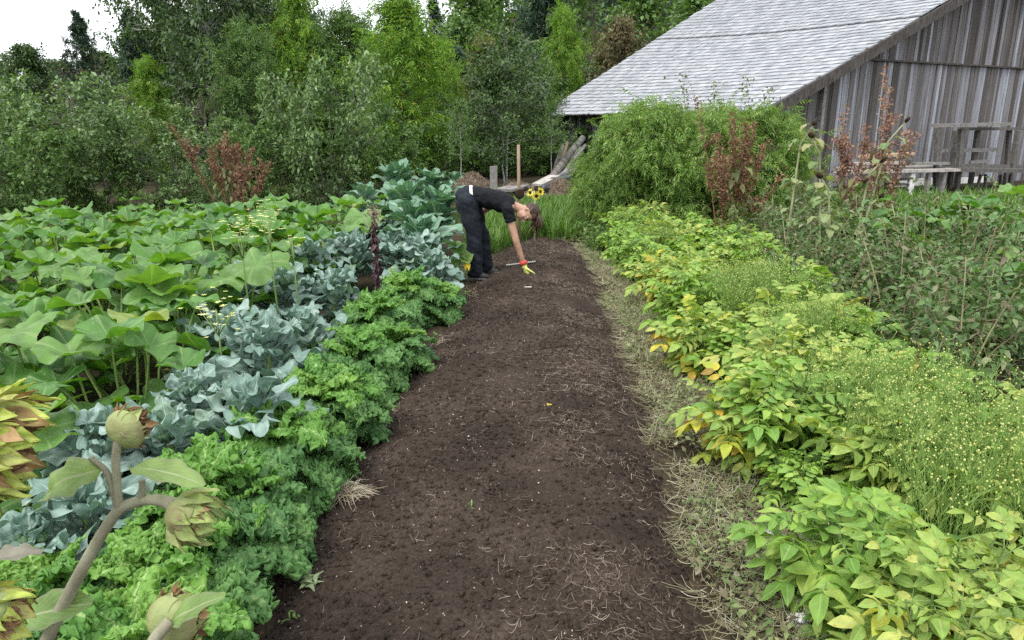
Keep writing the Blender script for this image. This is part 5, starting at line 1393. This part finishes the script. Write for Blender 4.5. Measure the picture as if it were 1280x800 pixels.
for px, top, a, lb in ((922, 150, -3.0, 'grey upright post half hidden in the big shrub'), (938, 185, -2.6, 'shorter grey post standing behind the rust-red plant')):
    g = GPt(px, 240, a); g[2] = 0; pole('grey_stake', lb, 'post', g, GPt(px, top, a), .06, M_GREY, True, 'post')

# ================================================================ SHRUBS AND TALL PLANTS
PIN4 = pinnate(4, .25, .40, .45, LEAF4)
L_SHRUB = leaf_mat('elder_leaves', [(0, (.085, .165, .028)), (.5, (.130, .235, .042)), (.88, (.200, .305, .065)), (1, (.34, .38, .14))], .35, .5, .35, .18, 2)
sh = make_tree('leafy_shrub', 'x', 'shrub', 131, 2.35, .05, 1.15, pr_round, 140, 7, 13, .215, PIN4, (55, 8), .55, .07, M_TWIG, L_SHRUB, .09, stems=8, spread=.75, bow=.25)
def shrub(px, top, Y, s, wide, label):
    p = PD(px, top, Y); g = float(gz(p[0], p[1])); z = (p[2] - g) / 2.35
    sh.put((p[0], p[1], g), px * .7, z * wide, label, 'leafy shrubs beside the barn', sz=z)
shrub(846, 138, 11.6, 1, 1.02, 'large light green shrub with drooping leaflets between bed and barn')
shrub(775, 196, 11.4, 1, .80, 'lower left side shrub leaning over the grass, next to the large shrub')
shrub(905, 140, 12.2, 1, .95, 'green shrub close against the barn roof corner')
shrub(962, 172, 12.6, 1, .68, 'small shrub to the right of the red plant, under the roof corner')
# wispy tan flowering stems above the shrub
rg = np.random.default_rng(141)
for i, (px, top) in enumerate(((849, 92), (885, 105), (935, 100), (958, 112))):
    p = PD(px, 190, 12.0); q = PD(px + rg.uniform(-6, 6), top, 12.0); g = float(gz(p[0], p[1]))
    t = thing('seed_stalk', ['tallest wispy tan seed stalk above the big shrub', 'short wispy stalk on the middle of the big shrub', 'wispy seed stalk before the roof edge', 'wispy stalk beside the roof corner'][i], 'stalk', (p[0], p[1], g))
    q = q - A([p[0], p[1], g])
    s = np.linspace(0, 1, 6)[:, None]; pts = q * s + A([.12, 0, 0]) * np.sin(s * 3)
    mk('stem', [tube(pts, np.linspace(.012, .003, 6), 5)], M_TWIG, t)
    n = 90; f = rg.uniform(.72, 1.02, n)
    T = np.stack([np.interp(f, s[:, 0], pts[:, k]) for k in range(3)], -1) + rg.normal(0, .07, (n, 3)) * [1, 1, .4]
    mk('sprays', [inst(LEAF2, frames(rg.normal(0, 1, (n, 3)), rg.normal(0, 1, (n, 3)), rg.uniform(.03, .07, n)), T)], L_OLIVE, t, smooth=False)

def plume_plant(label, px, py_top, Y, wpx, nst, mat, seed, leafmat=None, base=0.0, dens=200, bias=0.0):
    rg = np.random.default_rng(seed); c = PD(px, 250, Y); g = float(gz(c[0], c[1])); top = PD(px, py_top, Y)[2] - g
    w = wpx / 900 * Y / _cp
    t = thing('red_orach', label, 'plant', (c[0], c[1], g))
    st, LP = [], []
    for i in range(nst):
        u = (i + .5) / nst * 2 - 1
        hh = top * (1 - .38 * abs(u - bias) - rg.uniform(0, .14)) if i else top
        e = A([u * w * .5 + rg.normal(0, .04), rg.normal(0, w * .22), hh]); s = np.linspace(0, 1, 6)[:, None]
        pts = A([e[0] * .25, e[1] * .25, 0]) * (s > -1) + (e - A([e[0] * .25, e[1] * .25, 0])) * np.concatenate([s ** 1.3, s ** 1.3, s], 1)
        st.append(tube(pts, np.linspace(.014, .004, 6), 5))
        k = int(dens * rg.uniform(.7, 1.2)); f = .42 + .6 * rg.uniform(0, 1, k) ** .8
        lump = (.4 + .6 * np.abs(np.sin(f * 23 + i)))
        q = np.stack([np.interp(f, s[:, 0], pts[:, a]) for a in range(3)], -1) + rg.normal(0, .034, (k, 3)) * lump[:, None] * [1, 1, 1.3]
        LP.append(q)
        for j in range(5):
            f0 = rg.uniform(.4, .85); b0 = A([np.interp(f0, s[:, 0], pts[:, a]) for a in range(3)]); d = A([rg.normal(0, .5), rg.normal(0, .5), 1.0]); L = rg.uniform(.12, .30) * top / 1.6
            e0 = b0 + nrm(d) * L; st.append(tube([b0, e0], [.005, .002], 4, cap=False))
            kk = int(dens * .25); LP.append(b0 + (e0 - b0) * rg.uniform(.1, 1.05, kk)[:, None] + rg.normal(0, .024, (kk, 3)))
    LP = np.concatenate(LP); n = len(LP)
    mk('stems', st, M_REDST, t)
    mk('seed_plumes', [inst(LEAF2, frames(rg.normal(0, 1, (n, 3)) + [0, 0, .6], rg.normal(0, 1, (n, 3)), rg.uniform(.022, .055, n)), LP)], mat, t, smooth=False)
    n = 46 * nst // 4; tm = leaflet(1, .5, 4, 3, .4)
    az = rg.uniform(0, 6.28, n); T = np.column_stack([np.cos(az) * w * .3 * rg.uniform(.1, 1, n), np.sin(az) * w * .25 * rg.uniform(0, 1, n), top * rg.uniform(.08, .6, n)])
    mk('leaves', [inst(tm, frames(np.stack([np.cos(az), np.sin(az), -.5 + 0 * az], -1), np.tile([0, 0, 1.0], (n, 1)), rg.uniform(.06, .15, n)), T)], leafmat or L_OLIVE, t)
    return t
M_REDST = solid('reddish_stalk', [(.3, (.13, .06, .04)), (.7, (.22, .12, .07))], 8, .7, .2)
plume_plant('rust-red bushy orach standing before the willow bushes', 292, 158, 12.6, 105, 9, L_RED, 151, dens=270)
plume_plant('dark red orach with upright plumes in front of the big shrub', 915, 124, 9.6, 108, 8, L_RED, 152)
plume_plant('dusky pink orach leaning against the barn wall view, left of the lumber', 1062, 140, 8.8, 62, 4, L_PINK, 153, dens=220)
plume_plant('tall orach with a nodding rusty top, right of the pink one', 1100, 86, 8.9, 58, 3, L_PINK, 154, dens=240, bias=.1)
# tall dying sunflowers
M_SEED = solid('brown_seed_head', [(.3, (.022, .014, .010)), (.7, (.06, .04, .026))], 40, .9, .1, (90, .8, .006))
L_SUNL = leaf_mat('fading_sunflower_leaf', [(0, (.10, .17, .05)), (.4, (.17, .24, .09)), (.75, (.26, .31, .14)), (1, (.30, .27, .13))], .3, .55, .3, .2, 10, (1.3, 1.3, .5), rib_uv(.02, (.34, .38, .2), .02, (30, 1.2, .4)))
L_SUNL2 = leaf_mat('green_sunflower_leaf', [(0, (.09, .20, .065)), (1, (.14, .26, .09))], .3, .55, .3, .2, 10, (1.3, 1.3, .5), rib_uv(.02, (.34, .38, .2), .02, (30, 1.2, .4)))
def tall_sunflower(label, px, py_top, Y, lean, seed, nl=12, heads=1):
    rg = np.random.default_rng(seed); c = PD(px, 280, Y); g = float(gz(c[0], c[1])); e = PD(px + lean, py_top, Y) - A([c[0], c[1], g])
    t = thing('sunflower_plant', label, 'sunflower', (c[0], c[1], g))
    s = np.linspace(0, 1, 8)[:, None]; pts = A([e[0], 0, e[2]]) * np.concatenate([s ** 1.4, s, s], 1)
    pts[-1] += A([.10 * np.sign(lean + .1), -.05, -.03])
    mk('stalk', [tube(pts, np.linspace(.018, .008, 8), 8)], M_PALEST2, t)
    lv = []
    for i in range(int(nl * 1.5)):
        f = rg.uniform(.15, .98); p = A([np.interp(f, s[:, 0], pts[:, k]) for k in range(3)])
        lf = broad_leaf(rg.uniform(.11, .21), rg.uniform(.032, .055), rg, rg.uniform(-10, 35), rg.uniform(-95, -60), 1.4, .3, .05, 12, 7)
        lv.append(turn(lf, rg.uniform(0, 6.28), p))
    mk('leaves', lv, L_SUNL if seed % 2 else L_SUNL2, t)
    for k in range(heads):
        f = 1 - .22 * k; p = A([np.interp(f, s[:, 0], pts[:, q]) for q in range(3)]) + (A([.0, 0, 0]) if k == 0 else A([rg.normal(0, .15), -.05, .05]))
        fc = nrm(A([np.sign(lean + .1) * .7, -.5, -.6])); u = nrm(np.cross(fc, [0, 0, 1])); v = np.cross(fc, u)
        h = mk('seed_head', [ball(p, (.038, .038, .02), 12, 8, np.stack([u, v, fc]))], M_SEED, t)
        a = np.arange(14) * .449; d = np.cos(a)[:, None] * u + np.sin(a)[:, None] * v - fc * .3
        mk('bracts', [inst(PET, frames(d, np.tile(-fc, (14, 1)), rg.uniform(.03, .05, 14)), p + d * .03)], L_DEAD, h)
    return t
M_PALEST2 = solid('dry_pale_stalk', [(.3, (.20, .21, .12)), (.7, (.33, .33, .20))], 10, .7, .2)
tall_sunflower('fading sunflower with pale folded leaves beside the dark red orach', 985, 150, 8.2, 20, 161, 20)
tall_sunflower('fading sunflower with a brown seed head on a thin bent stalk before the barn wall', 1075, 146, 8.0, 45, 163, 10)
tall_sunflower('sunflower with yellowish leaves between the two orach plants', 1030, 165, 7.8, -6, 165, 22)
tall_sunflower('low sunflower with one big green hanging leaf before the barn deck', 1083, 240, 7.4, 4, 166, 8, 1)
tall_sunflower('sunflower with a dark hanging seed head in front of the lumber', 1072, 196, 8.0, 18, 167, 16, 2)
tall_sunflower('fading leafy sunflower close to the tangled beans', 1045, 215, 7.2, -10, 169, 20, 1)
# pigweed spike in the potatoes
rg = np.random.default_rng(171)
p = P(1135, 560, .0); t = thing('pigweed', 'single seed spike with yellow leaves rising from the potato row', 'weed', (p[0], p[1], 0))
hh = PD(1125, 425, p[1])[2]
mk('stem', [tube([[0, 0, -.05], [.0, 0, hh * .6], [-.03, 0, hh * .97]], [.007, .005, .003], 6)], M_REDST, t)
n = 160; f = rg.uniform(.82, 1, n); mk('seed_spike', [inst(LEAF2, frames(rg.normal(0, 1, (n, 3)), rg.normal(0, 1, (n, 3)), rg.uniform(.008, .016, n)), np.column_stack([-.02 + rg.normal(0, .008, n), rg.normal(0, .008, n), f * hh]))], L_OLIVE, t, smooth=False)
n = 9; az = rg.uniform(0, 6.28, n); mk('leaves', [inst(LFL, frames(np.stack([np.cos(az), np.sin(az), -.9 + 0 * az], -1), np.tile([0, 0, 1.0], (n, 1)), rg.uniform(.05, .085, n)), np.column_stack([-.01 + 0 * az, 0 * az, hh * rg.uniform(.45, .85, n)]))], L_POTY, t)

# ================================================================ LEFT: flowering stalks, dark stalk, courgette flower
def bolted(label, px, py, Yz, seed, n=46, spread=.06, mat=None):
    rg = np.random.default_rng(seed); Y = Yz; tp = PD(px, py, Y); g = float(gz(tp[0], tp[1]))
    t = thing('flowering_stalk', label, 'flower stalk', (tp[0], tp[1], g)); hh = tp[2] - g
    mk('stem', [tube([[.03, 0, -.02], [0, .01, hh * .6], [0, 0, hh * 1.02]], [.008, .006, .003], 6)] + [tube([[0, 0, hh * .8], [rg.normal(0, spread), rg.normal(0, spread), hh * rg.uniform(.92, 1.05)]], [.003, .002], 4) for k in range(7)], L_STEM, t)
    c = rg.normal(0, 1, (n, 3)) * [spread, spread, spread * .85] + [0, 0, hh]
    a = np.arange(4) * 1.571; d = np.concatenate([np.stack([np.cos(a + k), np.sin(a + k), .25 + 0 * a], -1) for k in rg.uniform(0, 6, n)])
    mk('blossoms', [inst(PET, frames(d, np.tile([0, -.2, 1.0], (4 * n, 1)), rg.uniform(.014, .022, 4 * n)), np.repeat(c, 4, 0))], mat or L_PALEY, t)
bolted('pale yellow flower spike, left one of the pair above the squash leaves', 300, 287, 4.9, 181)
bolted('pale yellow flower spike, right one of the pair above the squash leaves', 335, 275, 5.0, 182)
bolted('low spray of yellow flowers among the broccoli leaves', 270, 390, 3.9, 183, 34, .075)
bolted('short flower spray hidden between squash leaves right of the yellow pair', 365, 300, 5.1, 184, 10, .04)
rg = np.random.default_rng(191)
tp = PD(467, 262, 5.6); t = thing('dried_stalk', 'dark purple dried lettuce stalk standing between kale and broccoli', 'stalk', (tp[0], tp[1], 0))
M_DKST = solid('dark_purple_stalk', [(.3, (.028, .012, .016)), (.7, (.07, .035, .042))], 14, .8, .2)
L_PURP = leaf_mat('dark_purple_leaf', [(0, (.020, .008, .012)), (.6, (.045, .016, .024)), (1, (.10, .05, .055))], .1, .6, .2, .2, 20)
mk('stem', [tube([[0, 0, -.03], [.005, 0, tp[2] * .5], [0, 0, tp[2] * .98]], [.016, .014, .007], 8)], M_DKST, t)
n = 190; f = rg.uniform(.42, .92, n); az = rg.uniform(0, 6.28, n)
mk('leaves', [inst(LEAF4, frames(np.stack([np.cos(az), np.sin(az), -.7 + 0 * az], -1), np.tile([0, 0, 1.0], (n, 1)), rg.uniform(.025, .06, n)), np.column_stack([rg.normal(0, .012, n), rg.normal(0, .012, n), f * tp[2]]))], L_PURP, t)
n = 170; mk('sprays', [inst(LEAF2, frames(rg.normal(0, 1, (n, 3)), rg.normal(0, 1, (n, 3)), rg.uniform(.014, .03, n)), np.column_stack([rg.normal(0, .028, n), rg.normal(0, .028, n), tp[2] * .97 + rg.normal(0, .035, n)]))], L_BRUSH, t, smooth=False)
fp = PD(584, 330, 7.7); t = thing('courgette_flower', 'single yellow courgette flower hanging beside the trouser legs', 'flower', tuple(fp))
a = np.arange(6) * 1.047; d = np.stack([np.cos(a) * .45, np.sin(a) * .45, -1 + 0 * a], -1)
mk('petals', [inst(PET, frames(d, np.stack([np.cos(a), np.sin(a), .3 + 0 * a], -1), np.full(6, .12)), np.tile([0, 0, .04], (6, 1)))], L_YEL, t)
mk('stem', [tube([[0, 0, .04], [-.05, 0, .09], [-.16, .02, .06], [-.22, .03, -.20]], [.010, .009, .009, .010], 6)], L_STEM, t)
rg = np.random.default_rng(195)
lv = []
for k, (px, py) in enumerate(((572, 312), (580, 322), (566, 330))):
    c = PD(px, py, 7.75) - fp; sl = squash_leaf(.10, rg); M = frames(nrm(A([[.6, -.6, -.5]])), nrm(A([[.2, -.7, .8]])), A([1.0]))[0]
    lv.append((sl[0] @ M.T + c, sl[1], sl[2], 0))
mk('leaves', lv, L_SQ, t)

# ================================================================ SMALL THINGS ON THE SOIL
def crumple(name, label, cat, px, py, r, mat, seed, flat=.5):
    p = P(px, py, .02); p[2] = float(soilz(p[0], p[1])) + r * flat * .7
    b = ball((0, 0, 0), 1, 20, 14); V = b[0]
    k = 1 + .55 * (fbm(V[:, 0] * 2 + seed, V[:, 1] * 2 + V[:, 2] * 2.6, seed, 3) - .5) * 2
    rgx = np.random.default_rng(seed); k = k + rgx.uniform(-.10, .10, len(V))
    o = mk(name, [(V * k[:, None] * A([r, r * .8, r * flat]), b[1], None, 0)], mat, smooth=False, loc=tuple(p)); o.rotation_euler = (0, 0, seed)
    return tag(o, label, cat)
M_PAPER = solid('white_paper', [(.3, (.58, .58, .60)), (.7, (.72, .72, .73))], 10, .8, .2)
M_RAG = solid('grey_rag', [(.3, (.26, .27, .27)), (.7, (.40, .41, .42))], 10, .9, .1)
crumple('crumpled_paper', 'crumpled white paper on the straw at the foot of the potatoes', 'paper', 999, 775, .034, M_PAPER, 3, .8)
crumple('rag_scrap', 'greyish rag scrap lying under a potato plant', 'rag', 962, 668, .045, M_RAG, 5, .55)
crumple('rag_scrap', 'flat pale scrap beside the crumpled paper', 'rag', 1020, 728, .045, M_RAG, 8, .35)
def seedling(label, px, py, n, sz, seed, mat=None):
    rg = np.random.default_rng(seed); p = P(px, py, .03); p[2] = float(soilz(p[0], p[1]))
    t = thing('seedling', label, 'seedling', tuple(p)); az = np.arange(n) * 2.399
    d = np.stack([np.cos(az), np.sin(az), rg.uniform(.2, 1.0, n)], -1)
    tm = leaflet(1, .42, 6, 5, .5)
    mk('leaves', [inst(tm, frames(d, np.tile([0, 0, 1.0], (n, 1)), rg.uniform(.6, 1.1, n) * sz), np.tile([0, 0, .008], (n, 1)) + rg.normal(0, .02, (n, 3)) * [1, 1, .2])], mat or L_WILLOW2, t)
    mk('stem', [tube([[0, 0, -.02], [0, 0, .03]], [.004, .003], 5)], L_STEM, t)
L_WILLOW2 = leaf_mat('pale_weed_leaf', [(0, (.12, .17, .085)), (1, (.22, .28, .15))], .25, .55, .3, .15, 30)
seedling('pale grey-green seedling on the soil near the kale, nearest to the viewer', 388, 732, 22, .048, 1)
seedling('pale seedling at the foot of the kale row, middle one', 471, 543, 16, .042, 2)
seedling('small bright seedling near the third kale', 492, 512, 12, .042, 3, L_WEED)
seedling('large fallen leaf-like seedling by the kale end', 520, 416, 8, .07, 4, L_WEED)
seedling('tiny green sprout on the open soil', 590, 650, 7, .016, 5, L_GRASS)
seedling('very small green sprout at the lower left of the soil', 362, 775, 8, .024, 6, L_GRASS)
p = P(685, 510, .1); p[2] = float(bedz(p[0], p[1])) + .012
o = mk('fallen_leaf', [inst(LFL, frames(A([[.4, 1, .1]]), A([[.1, -.2, 1.0]]), A([.055])), np.zeros((1, 3)))], L_POTY, loc=tuple(p)); tag(o, 'single yellow leaf lying on the straw of the bed', 'leaf')
rg = np.random.default_rng(205); p = P(430, 628, .02); p[2] = float(soilz(p[0], p[1]))
t = thing('dry_root_clump', 'tan tuft of dry pulled roots lying on the soil beside the kale', 'root clump', tuple(p)); st = []
for k in range(190):
    a = rg.normal(.0, .75); L = rg.uniform(.05, .20); o_ = rg.normal(0, .018, 3) * [1.5, 1, .4]
    e = A([math.cos(a) * L, math.sin(a) * L * .7, rg.uniform(-.01, .05)])
    if rg.random() < .35: e[0] *= -.6
    st.append(tube([o_ + [0, 0, .02], o_ + e * .5 + [0, 0, rg.uniform(.01, .06)], o_ + e], [.0016, .0014, .0008], 3, cap=False))
mk('roots', st, L_ROOT if 'L_ROOT' in globals() else L_STRAW, t)

# ================================================================ FOREGROUND SUNFLOWERS
M_STALK = solid('hairy_grey_purple_stalk', [(.3, (.19, .175, .125)), (.55, (.27, .265, .18)), (.75, (.34, .34, .25))], 28, .75, .2, (260, .5, .002), stretch=(1, 1, .4))
L_CALYX = leaf_mat('yellow_green_bract', [(0, (.30, .38, .075)), (.5, (.40, .46, .10)), (.8, (.50, .52, .17)), (.92, (.28, .20, .075)), (1, (.20, .12, .05))], .22, .65, .2, .45, 45, (1.1, 1.1, .5), rib_uv(.018, (.42, .45, .22), .03, None, (.38, (.26, .19, .07), .45)), (180, .5, .002))
L_CALG = leaf_mat('green_bract', [(0, (.20, .27, .075)), (.5, (.28, .34, .11)), (1, (.37, .40, .17))], .2, .6, .25, .35, 45, (1.1, 1.1, .5), rib_uv(.018, (.34, .38, .2), .03, None, (.40, (.22, .17, .12), .5)), (180, .5, .002))
L_FADE = leaf_mat('dry_brown_floret', [(0, (.11, .06, .03)), (.5, (.22, .125, .06)), (1, (.38, .25, .13))], .2, .7, .2, .3, 60, bmp=(200, .6, .002))
M_RECEP = solid('green_receptacle', [(.3, (.16, .20, .075)), (.5, (.24, .28, .11)), (.68, (.19, .145, .08))], 22, .65, .25, (140, .6, .003))
L_SFL = leaf_mat('foreground_sunflower_leaf', [(0, (.15, .25, .07)), (1, (.24, .33, .11))], .35, .55, .3, .25, 30, (1.3, 1.3, .5), rib_uv(.018, (.36, .40, .24), .02, (34, 1.2, .4), (.40, (.24, .20, .17), .5)), (120, .5, .002))
L_GREYLEAF = leaf_mat('shrivelled_grey_leaf', [(0, (.15, .14, .11)), (1, (.22, .21, .17))], .1, .7, .2, .3, 50, bmp=(150, .6, .002))
BRACT = leaflet(1.0, .62, 9, 7, .10)
def bract_shape():
    s = np.linspace(0, 1, 10); t = np.linspace(-1, 1, 7); Sg, Tg = np.meshgrid(s, t, indexing='ij')
    w = (.36 * (1 - s ** 1.5) * (.55 + .9 * np.sin(np.clip(s * 2.2, 0, 1.57))) / 1.2 * np.where(s > .6, .85, 1) + .012)[:, None]
    z = .45 * w * Tg ** 2 - .05 - .16 * Sg ** 2 + .10 * np.clip(Sg - .6, 0, 1) * np.sin(Sg * 9) + .03 * np.sin(Tg * 5 + Sg * 7)
    return (np.stack([Tg * w, Sg, z], -1).reshape(-1, 3), [grid_faces(10, 7)], np.stack([Tg * .5 + .5, Sg], -1).reshape(-1, 2), 0)
BRACT = bract_shape()
def big_head(t, c, face, r, seed, mat, depth=.55, rows=4, blen=1.0, app=.3, nb=(9, 15)):
    """drooping sunflower head seen from behind: receptacle, rows of pointed bracts, dried florets round the disc"""
    rg = np.random.default_rng(seed); face = nrm(A(face, float)); u = nrm(np.cross(face, A([.13, .31, .94]))); v = np.cross(face, u); c = A(c, float)
    b = ball((0, 0, 0), 1, 26, 16); V = b[0].copy()
    V[:, 2] = np.where(V[:, 2] > 0, V[:, 2] * .25, V[:, 2] * depth); V *= r * .86
    V *= 1 + .10 * (fbm(V[:, 0] / r * 2 + seed, V[:, 1] / r * 2 + V[:, 2] / r, seed, 3) - .5)[:, None]
    h = mk('flower_head', [(V @ np.stack([u, v, face]) + c, b[1], None, 0)], M_RECEP, t)
    D, Np, T, Sc = [], [], [], []
    for k in range(rows):
        m = int(np.interp(k, [0, rows - 1], nb)); ph = R(np.interp(k, [0, rows - 1], [42, 92])); 
        for i in range(m):
            a = 6.283 * (i + .5 * k) / m + rg.uniform(-.15, .15); rad = np.cos(a) * u + np.sin(a) * v
            n0 = nrm(rad * math.sin(ph) - face * math.cos(ph) / max(depth, .3)); pos = c + r * .84 * (rad * math.sin(ph) - face * math.cos(ph) * depth)
            tang = nrm(rad * math.cos(ph) + face * math.sin(ph) * depth * 1.2); d = nrm(tang + n0 * app * rg.uniform(.3, 1.4) + rg.normal(0, .05 + .1 * app, 3))
            D.append(d); Np.append(n0 + rg.normal(0, .15, 3)); T.append(pos - n0 * .002); Sc.append(r * blen * rg.uniform(.60, .95))
    D, Np, T, Sc = map(np.array, (D, Np, T, Sc))
    mk('bracts', [inst(BRACT, frames(D, Np, Sc), T)], mat, h)
    n = 70; a = rg.uniform(0, 6.283, n); rad = np.cos(a)[:, None] * u + np.sin(a)[:, None] * v; q = rg.uniform(.55, .92, n)[:, None]
    mk('dried_florets', [inst(BRACT, frames(nrm(face + rad * rg.uniform(.0, .9, n)[:, None] + rg.normal(0, .3, (n, 3))), rad, r * rg.uniform(.25, .55, n)), c + rad * q * r + face * r * .16)], L_FADE, h)
    mk('seed_disc', [ball(c + face * r * .2, (r * .78, r * .78, r * .18), 22, 10, np.stack([u, v, face]))], M_SEED, h)
    return h
def rib_tube(pts, r0, r1, n=14, bulge=None):
    pts = A(pts, float); k = len(pts)
    # smooth the polyline
    s = np.linspace(0, k - 1, (k - 1) * 6 + 1); out = []
    for x in s:
        i = min(int(x), k - 2); f = x - i; p0, p1, p2, p3 = pts[max(i - 1, 0)], pts[i], pts[i + 1], pts[min(i + 2, k - 1)]
        out.append(.5 * (2 * p1 + (p2 - p0) * f + (2 * p0 - 5 * p1 + 4 * p2 - p3) * f * f + (3 * p1 - p0 - 3 * p2 + p3) * f ** 3))
    out = np.array(out); rr = np.linspace(r0, r1, len(out)) if bulge is None else np.interp(np.linspace(0, 1, len(out)), *bulge)
    tb = tube(out, rr, n); r2 = np.random.default_rng(len(out)); m = 2600; q = r2.uniform(0, len(out) - 1.001, m)
    ix = np.arange(len(out)); c = np.stack([np.interp(q, ix, out[:, k]) for k in range(3)], -1); d = nrm(r2.normal(0, 1, (m, 3))); tg = nrm(np.gradient(out, axis=0)); tq = tg[q.astype(int)]
    d = nrm(d - (d * tq).sum(-1, keepdims=True) * tq); T = c + d * np.interp(q, ix, rr)[:, None] * .97
    hair = inst(chunk([[-.05, 0, 0], [.05, 0, 0], [0, 1, 0]], [[[0, 1, 2]]]), frames(d + tq * r2.normal(0, .35, (m, 1)), tq, r2.uniform(.0012, .0030, m)), T)
    return (np.vstack([tb[0], hair[0]]), tb[1] + [f + len(tb[0]) for f in hair[1]], None, 0)
YF = .80
# plant with the main stalk, one bud above and one head drooping to the right
b0 = PD(58, 802, YF); base = A([b0[0] - .10, YF + .02, 0.0])
t = thing('sunflower_plant', 'sunflower with a thick bent hairy stalk carrying one closed bud and one drooping head', 'sunflower', tuple(base))
L_ = lambda px, py, dy=0.0: PD(px, py, YF + dy) - base
mk('stalk', [rib_tube([A([0, 0, -.05]), A([.02, 0, .45]), L_(20, 900), L_(58, 802), L_(98, 720), L_(140, 648), L_(165, 629), L_(198, 625), L_(222, 634)], .012, .0125, 16, ([0, .38, .62, .82, .93, 1], [.010, .0085, .0068, .0062, .008, .0135]))], M_STALK, t)
mk('side_stalk', [rib_tube([L_(149, 640), L_(146, 605), L_(145, 570), L_(150, 548), L_(158, 540)], .0072, .0075, 14, ([0, .5, .85, 1], [.0052, .0048, .0054, .009]))], M_STALK, t)
mk('leaf_stalk', [rib_tube([L_(150, 640), L_(142, 615), L_(132, 588), L_(112, 572)], .005, .003, 10)], M_STALK, t)
mk('leaf_stalk', [rib_tube([L_(172, 632), L_(178, 615), L_(177, 600)], .0045, .003, 10)], M_STALK, t)
big_head(t, L_(236, 645), (.84, .16, -.52), .032, 211, L_CALG, 1.0, 3, blen=1.45, app=.10, nb=(7, 11))
big_head(t, L_(158, 536, .012), (.25, .93, .05), .029, 212, L_CALG, .75, 3, blen=1.0, app=-.35, nb=(7, 12))
rg = np.random.default_rng(213)
def leaf_at(t, p, d, up, L, Wd, mat, droop=20, seed=1, curl=1.0):
    r2 = np.random.default_rng(seed); lf = broad_leaf(L, Wd, r2, 12, -droop, curl, .06, .02, 20, 11, .35)
    d = nrm(A(d, float)); up = A(up, float); z = nrm(up - d * (up @ d)); y = np.cross(z, d)
    o = mk('leaf', [(lf[0] @ np.stack([d, y, z]) + A(p), lf[1], lf[2], 0)], mat, t); return o
leaf_at(t, L_(160, 584), A(L_(262, 598)) - A(L_(160, 584)) + A([0, -.02, .0]), (.0, -.15, .98), .104, .020, L_SFL, 15, 3)
leaf_at(t, L_(130, 586), A(L_(62, 600)) - A(L_(130, 586)) + A([0, -.02, .0]), (-.3, -.75, .55), .092, .026, L_SFL, 70, 4, 1.8)
leaf_at(t, L_(30, 775), A(L_(112, 752)) - A(L_(30, 775)), (.0, -.5, .8), .095, .026, L_SFL, 25, 5)
# plant at the left edge with the big withered head
b0 = PD(-40, 800, .70); base2 = A([b0[0] - .06, .70, 0.0])
t = thing('sunflower_plant', 'sunflower with a big yellow-green withered head cut by the left edge of the view', 'sunflower', tuple(base2))
M_ = lambda px, py, dy=0.0: PD(px, py, .70 + dy) - base2
mk('stalk', [rib_tube([A([0, 0, -.05]), A([.01, 0, .5]), M_(-50, 800), M_(-70, 620), M_(-60, 520), M_(-30, 520)], .013, .012, 14)], M_STALK, t)
big_head(t, M_(-4, 550), (.88, .30, -.36), .054, 221, L_CALYX, .62, 5, blen=.95, app=.35, nb=(8, 14))
mk('side_stalk', [rib_tube([M_(-55, 790), M_(-30, 740), M_(-8, 735)], .007, .006, 10)], M_STALK, t)
big_head(t, M_(-6, 768), (.6, .35, -.6), .034, 222, L_CALYX, .8, 3, blen=1.3, app=.1, nb=(6, 10))
leaf_at(t, M_(-25, 706), A(M_(46, 688)) - A(M_(-25, 706)), (0, -.3, .95), .074, .012, L_GREYLEAF, 25, 7, 2.2)
# low plant whose round head shows its back
b0 = PD(185, 830, .62); base3 = A([b0[0] + .02, .60, 0.0])
t = thing('sunflower_plant', 'low sunflower showing the round back of its head at the bottom of the view', 'sunflower', tuple(base3))
N_ = lambda px, py, dy=0.0: PD(px, py, .62 + dy) - base3
mk('stalk', [rib_tube([A([0, 0, -.05]), A([-.01, 0, .5]), N_(150, 1000, -.03), N_(168, 890, -.03), N_(180, 838, -.03), N_(192, 802, -.03), N_(213, 776, -.018)], .0052, .0062, 14)], M_STALK, t)
big_head(t, N_(216, 776, .006), (.25, .92, -.05), .032, 231, L_CALG, .70, 3, blen=1.0, app=-.30, nb=(7, 12))
leaf_at(t, N_(212, 778, -.012), A(N_(300, 738, -.02)) - A(N_(212, 778, -.012)), (-.2, -.6, .8), .074, .015, L_SFL, 10, 9)
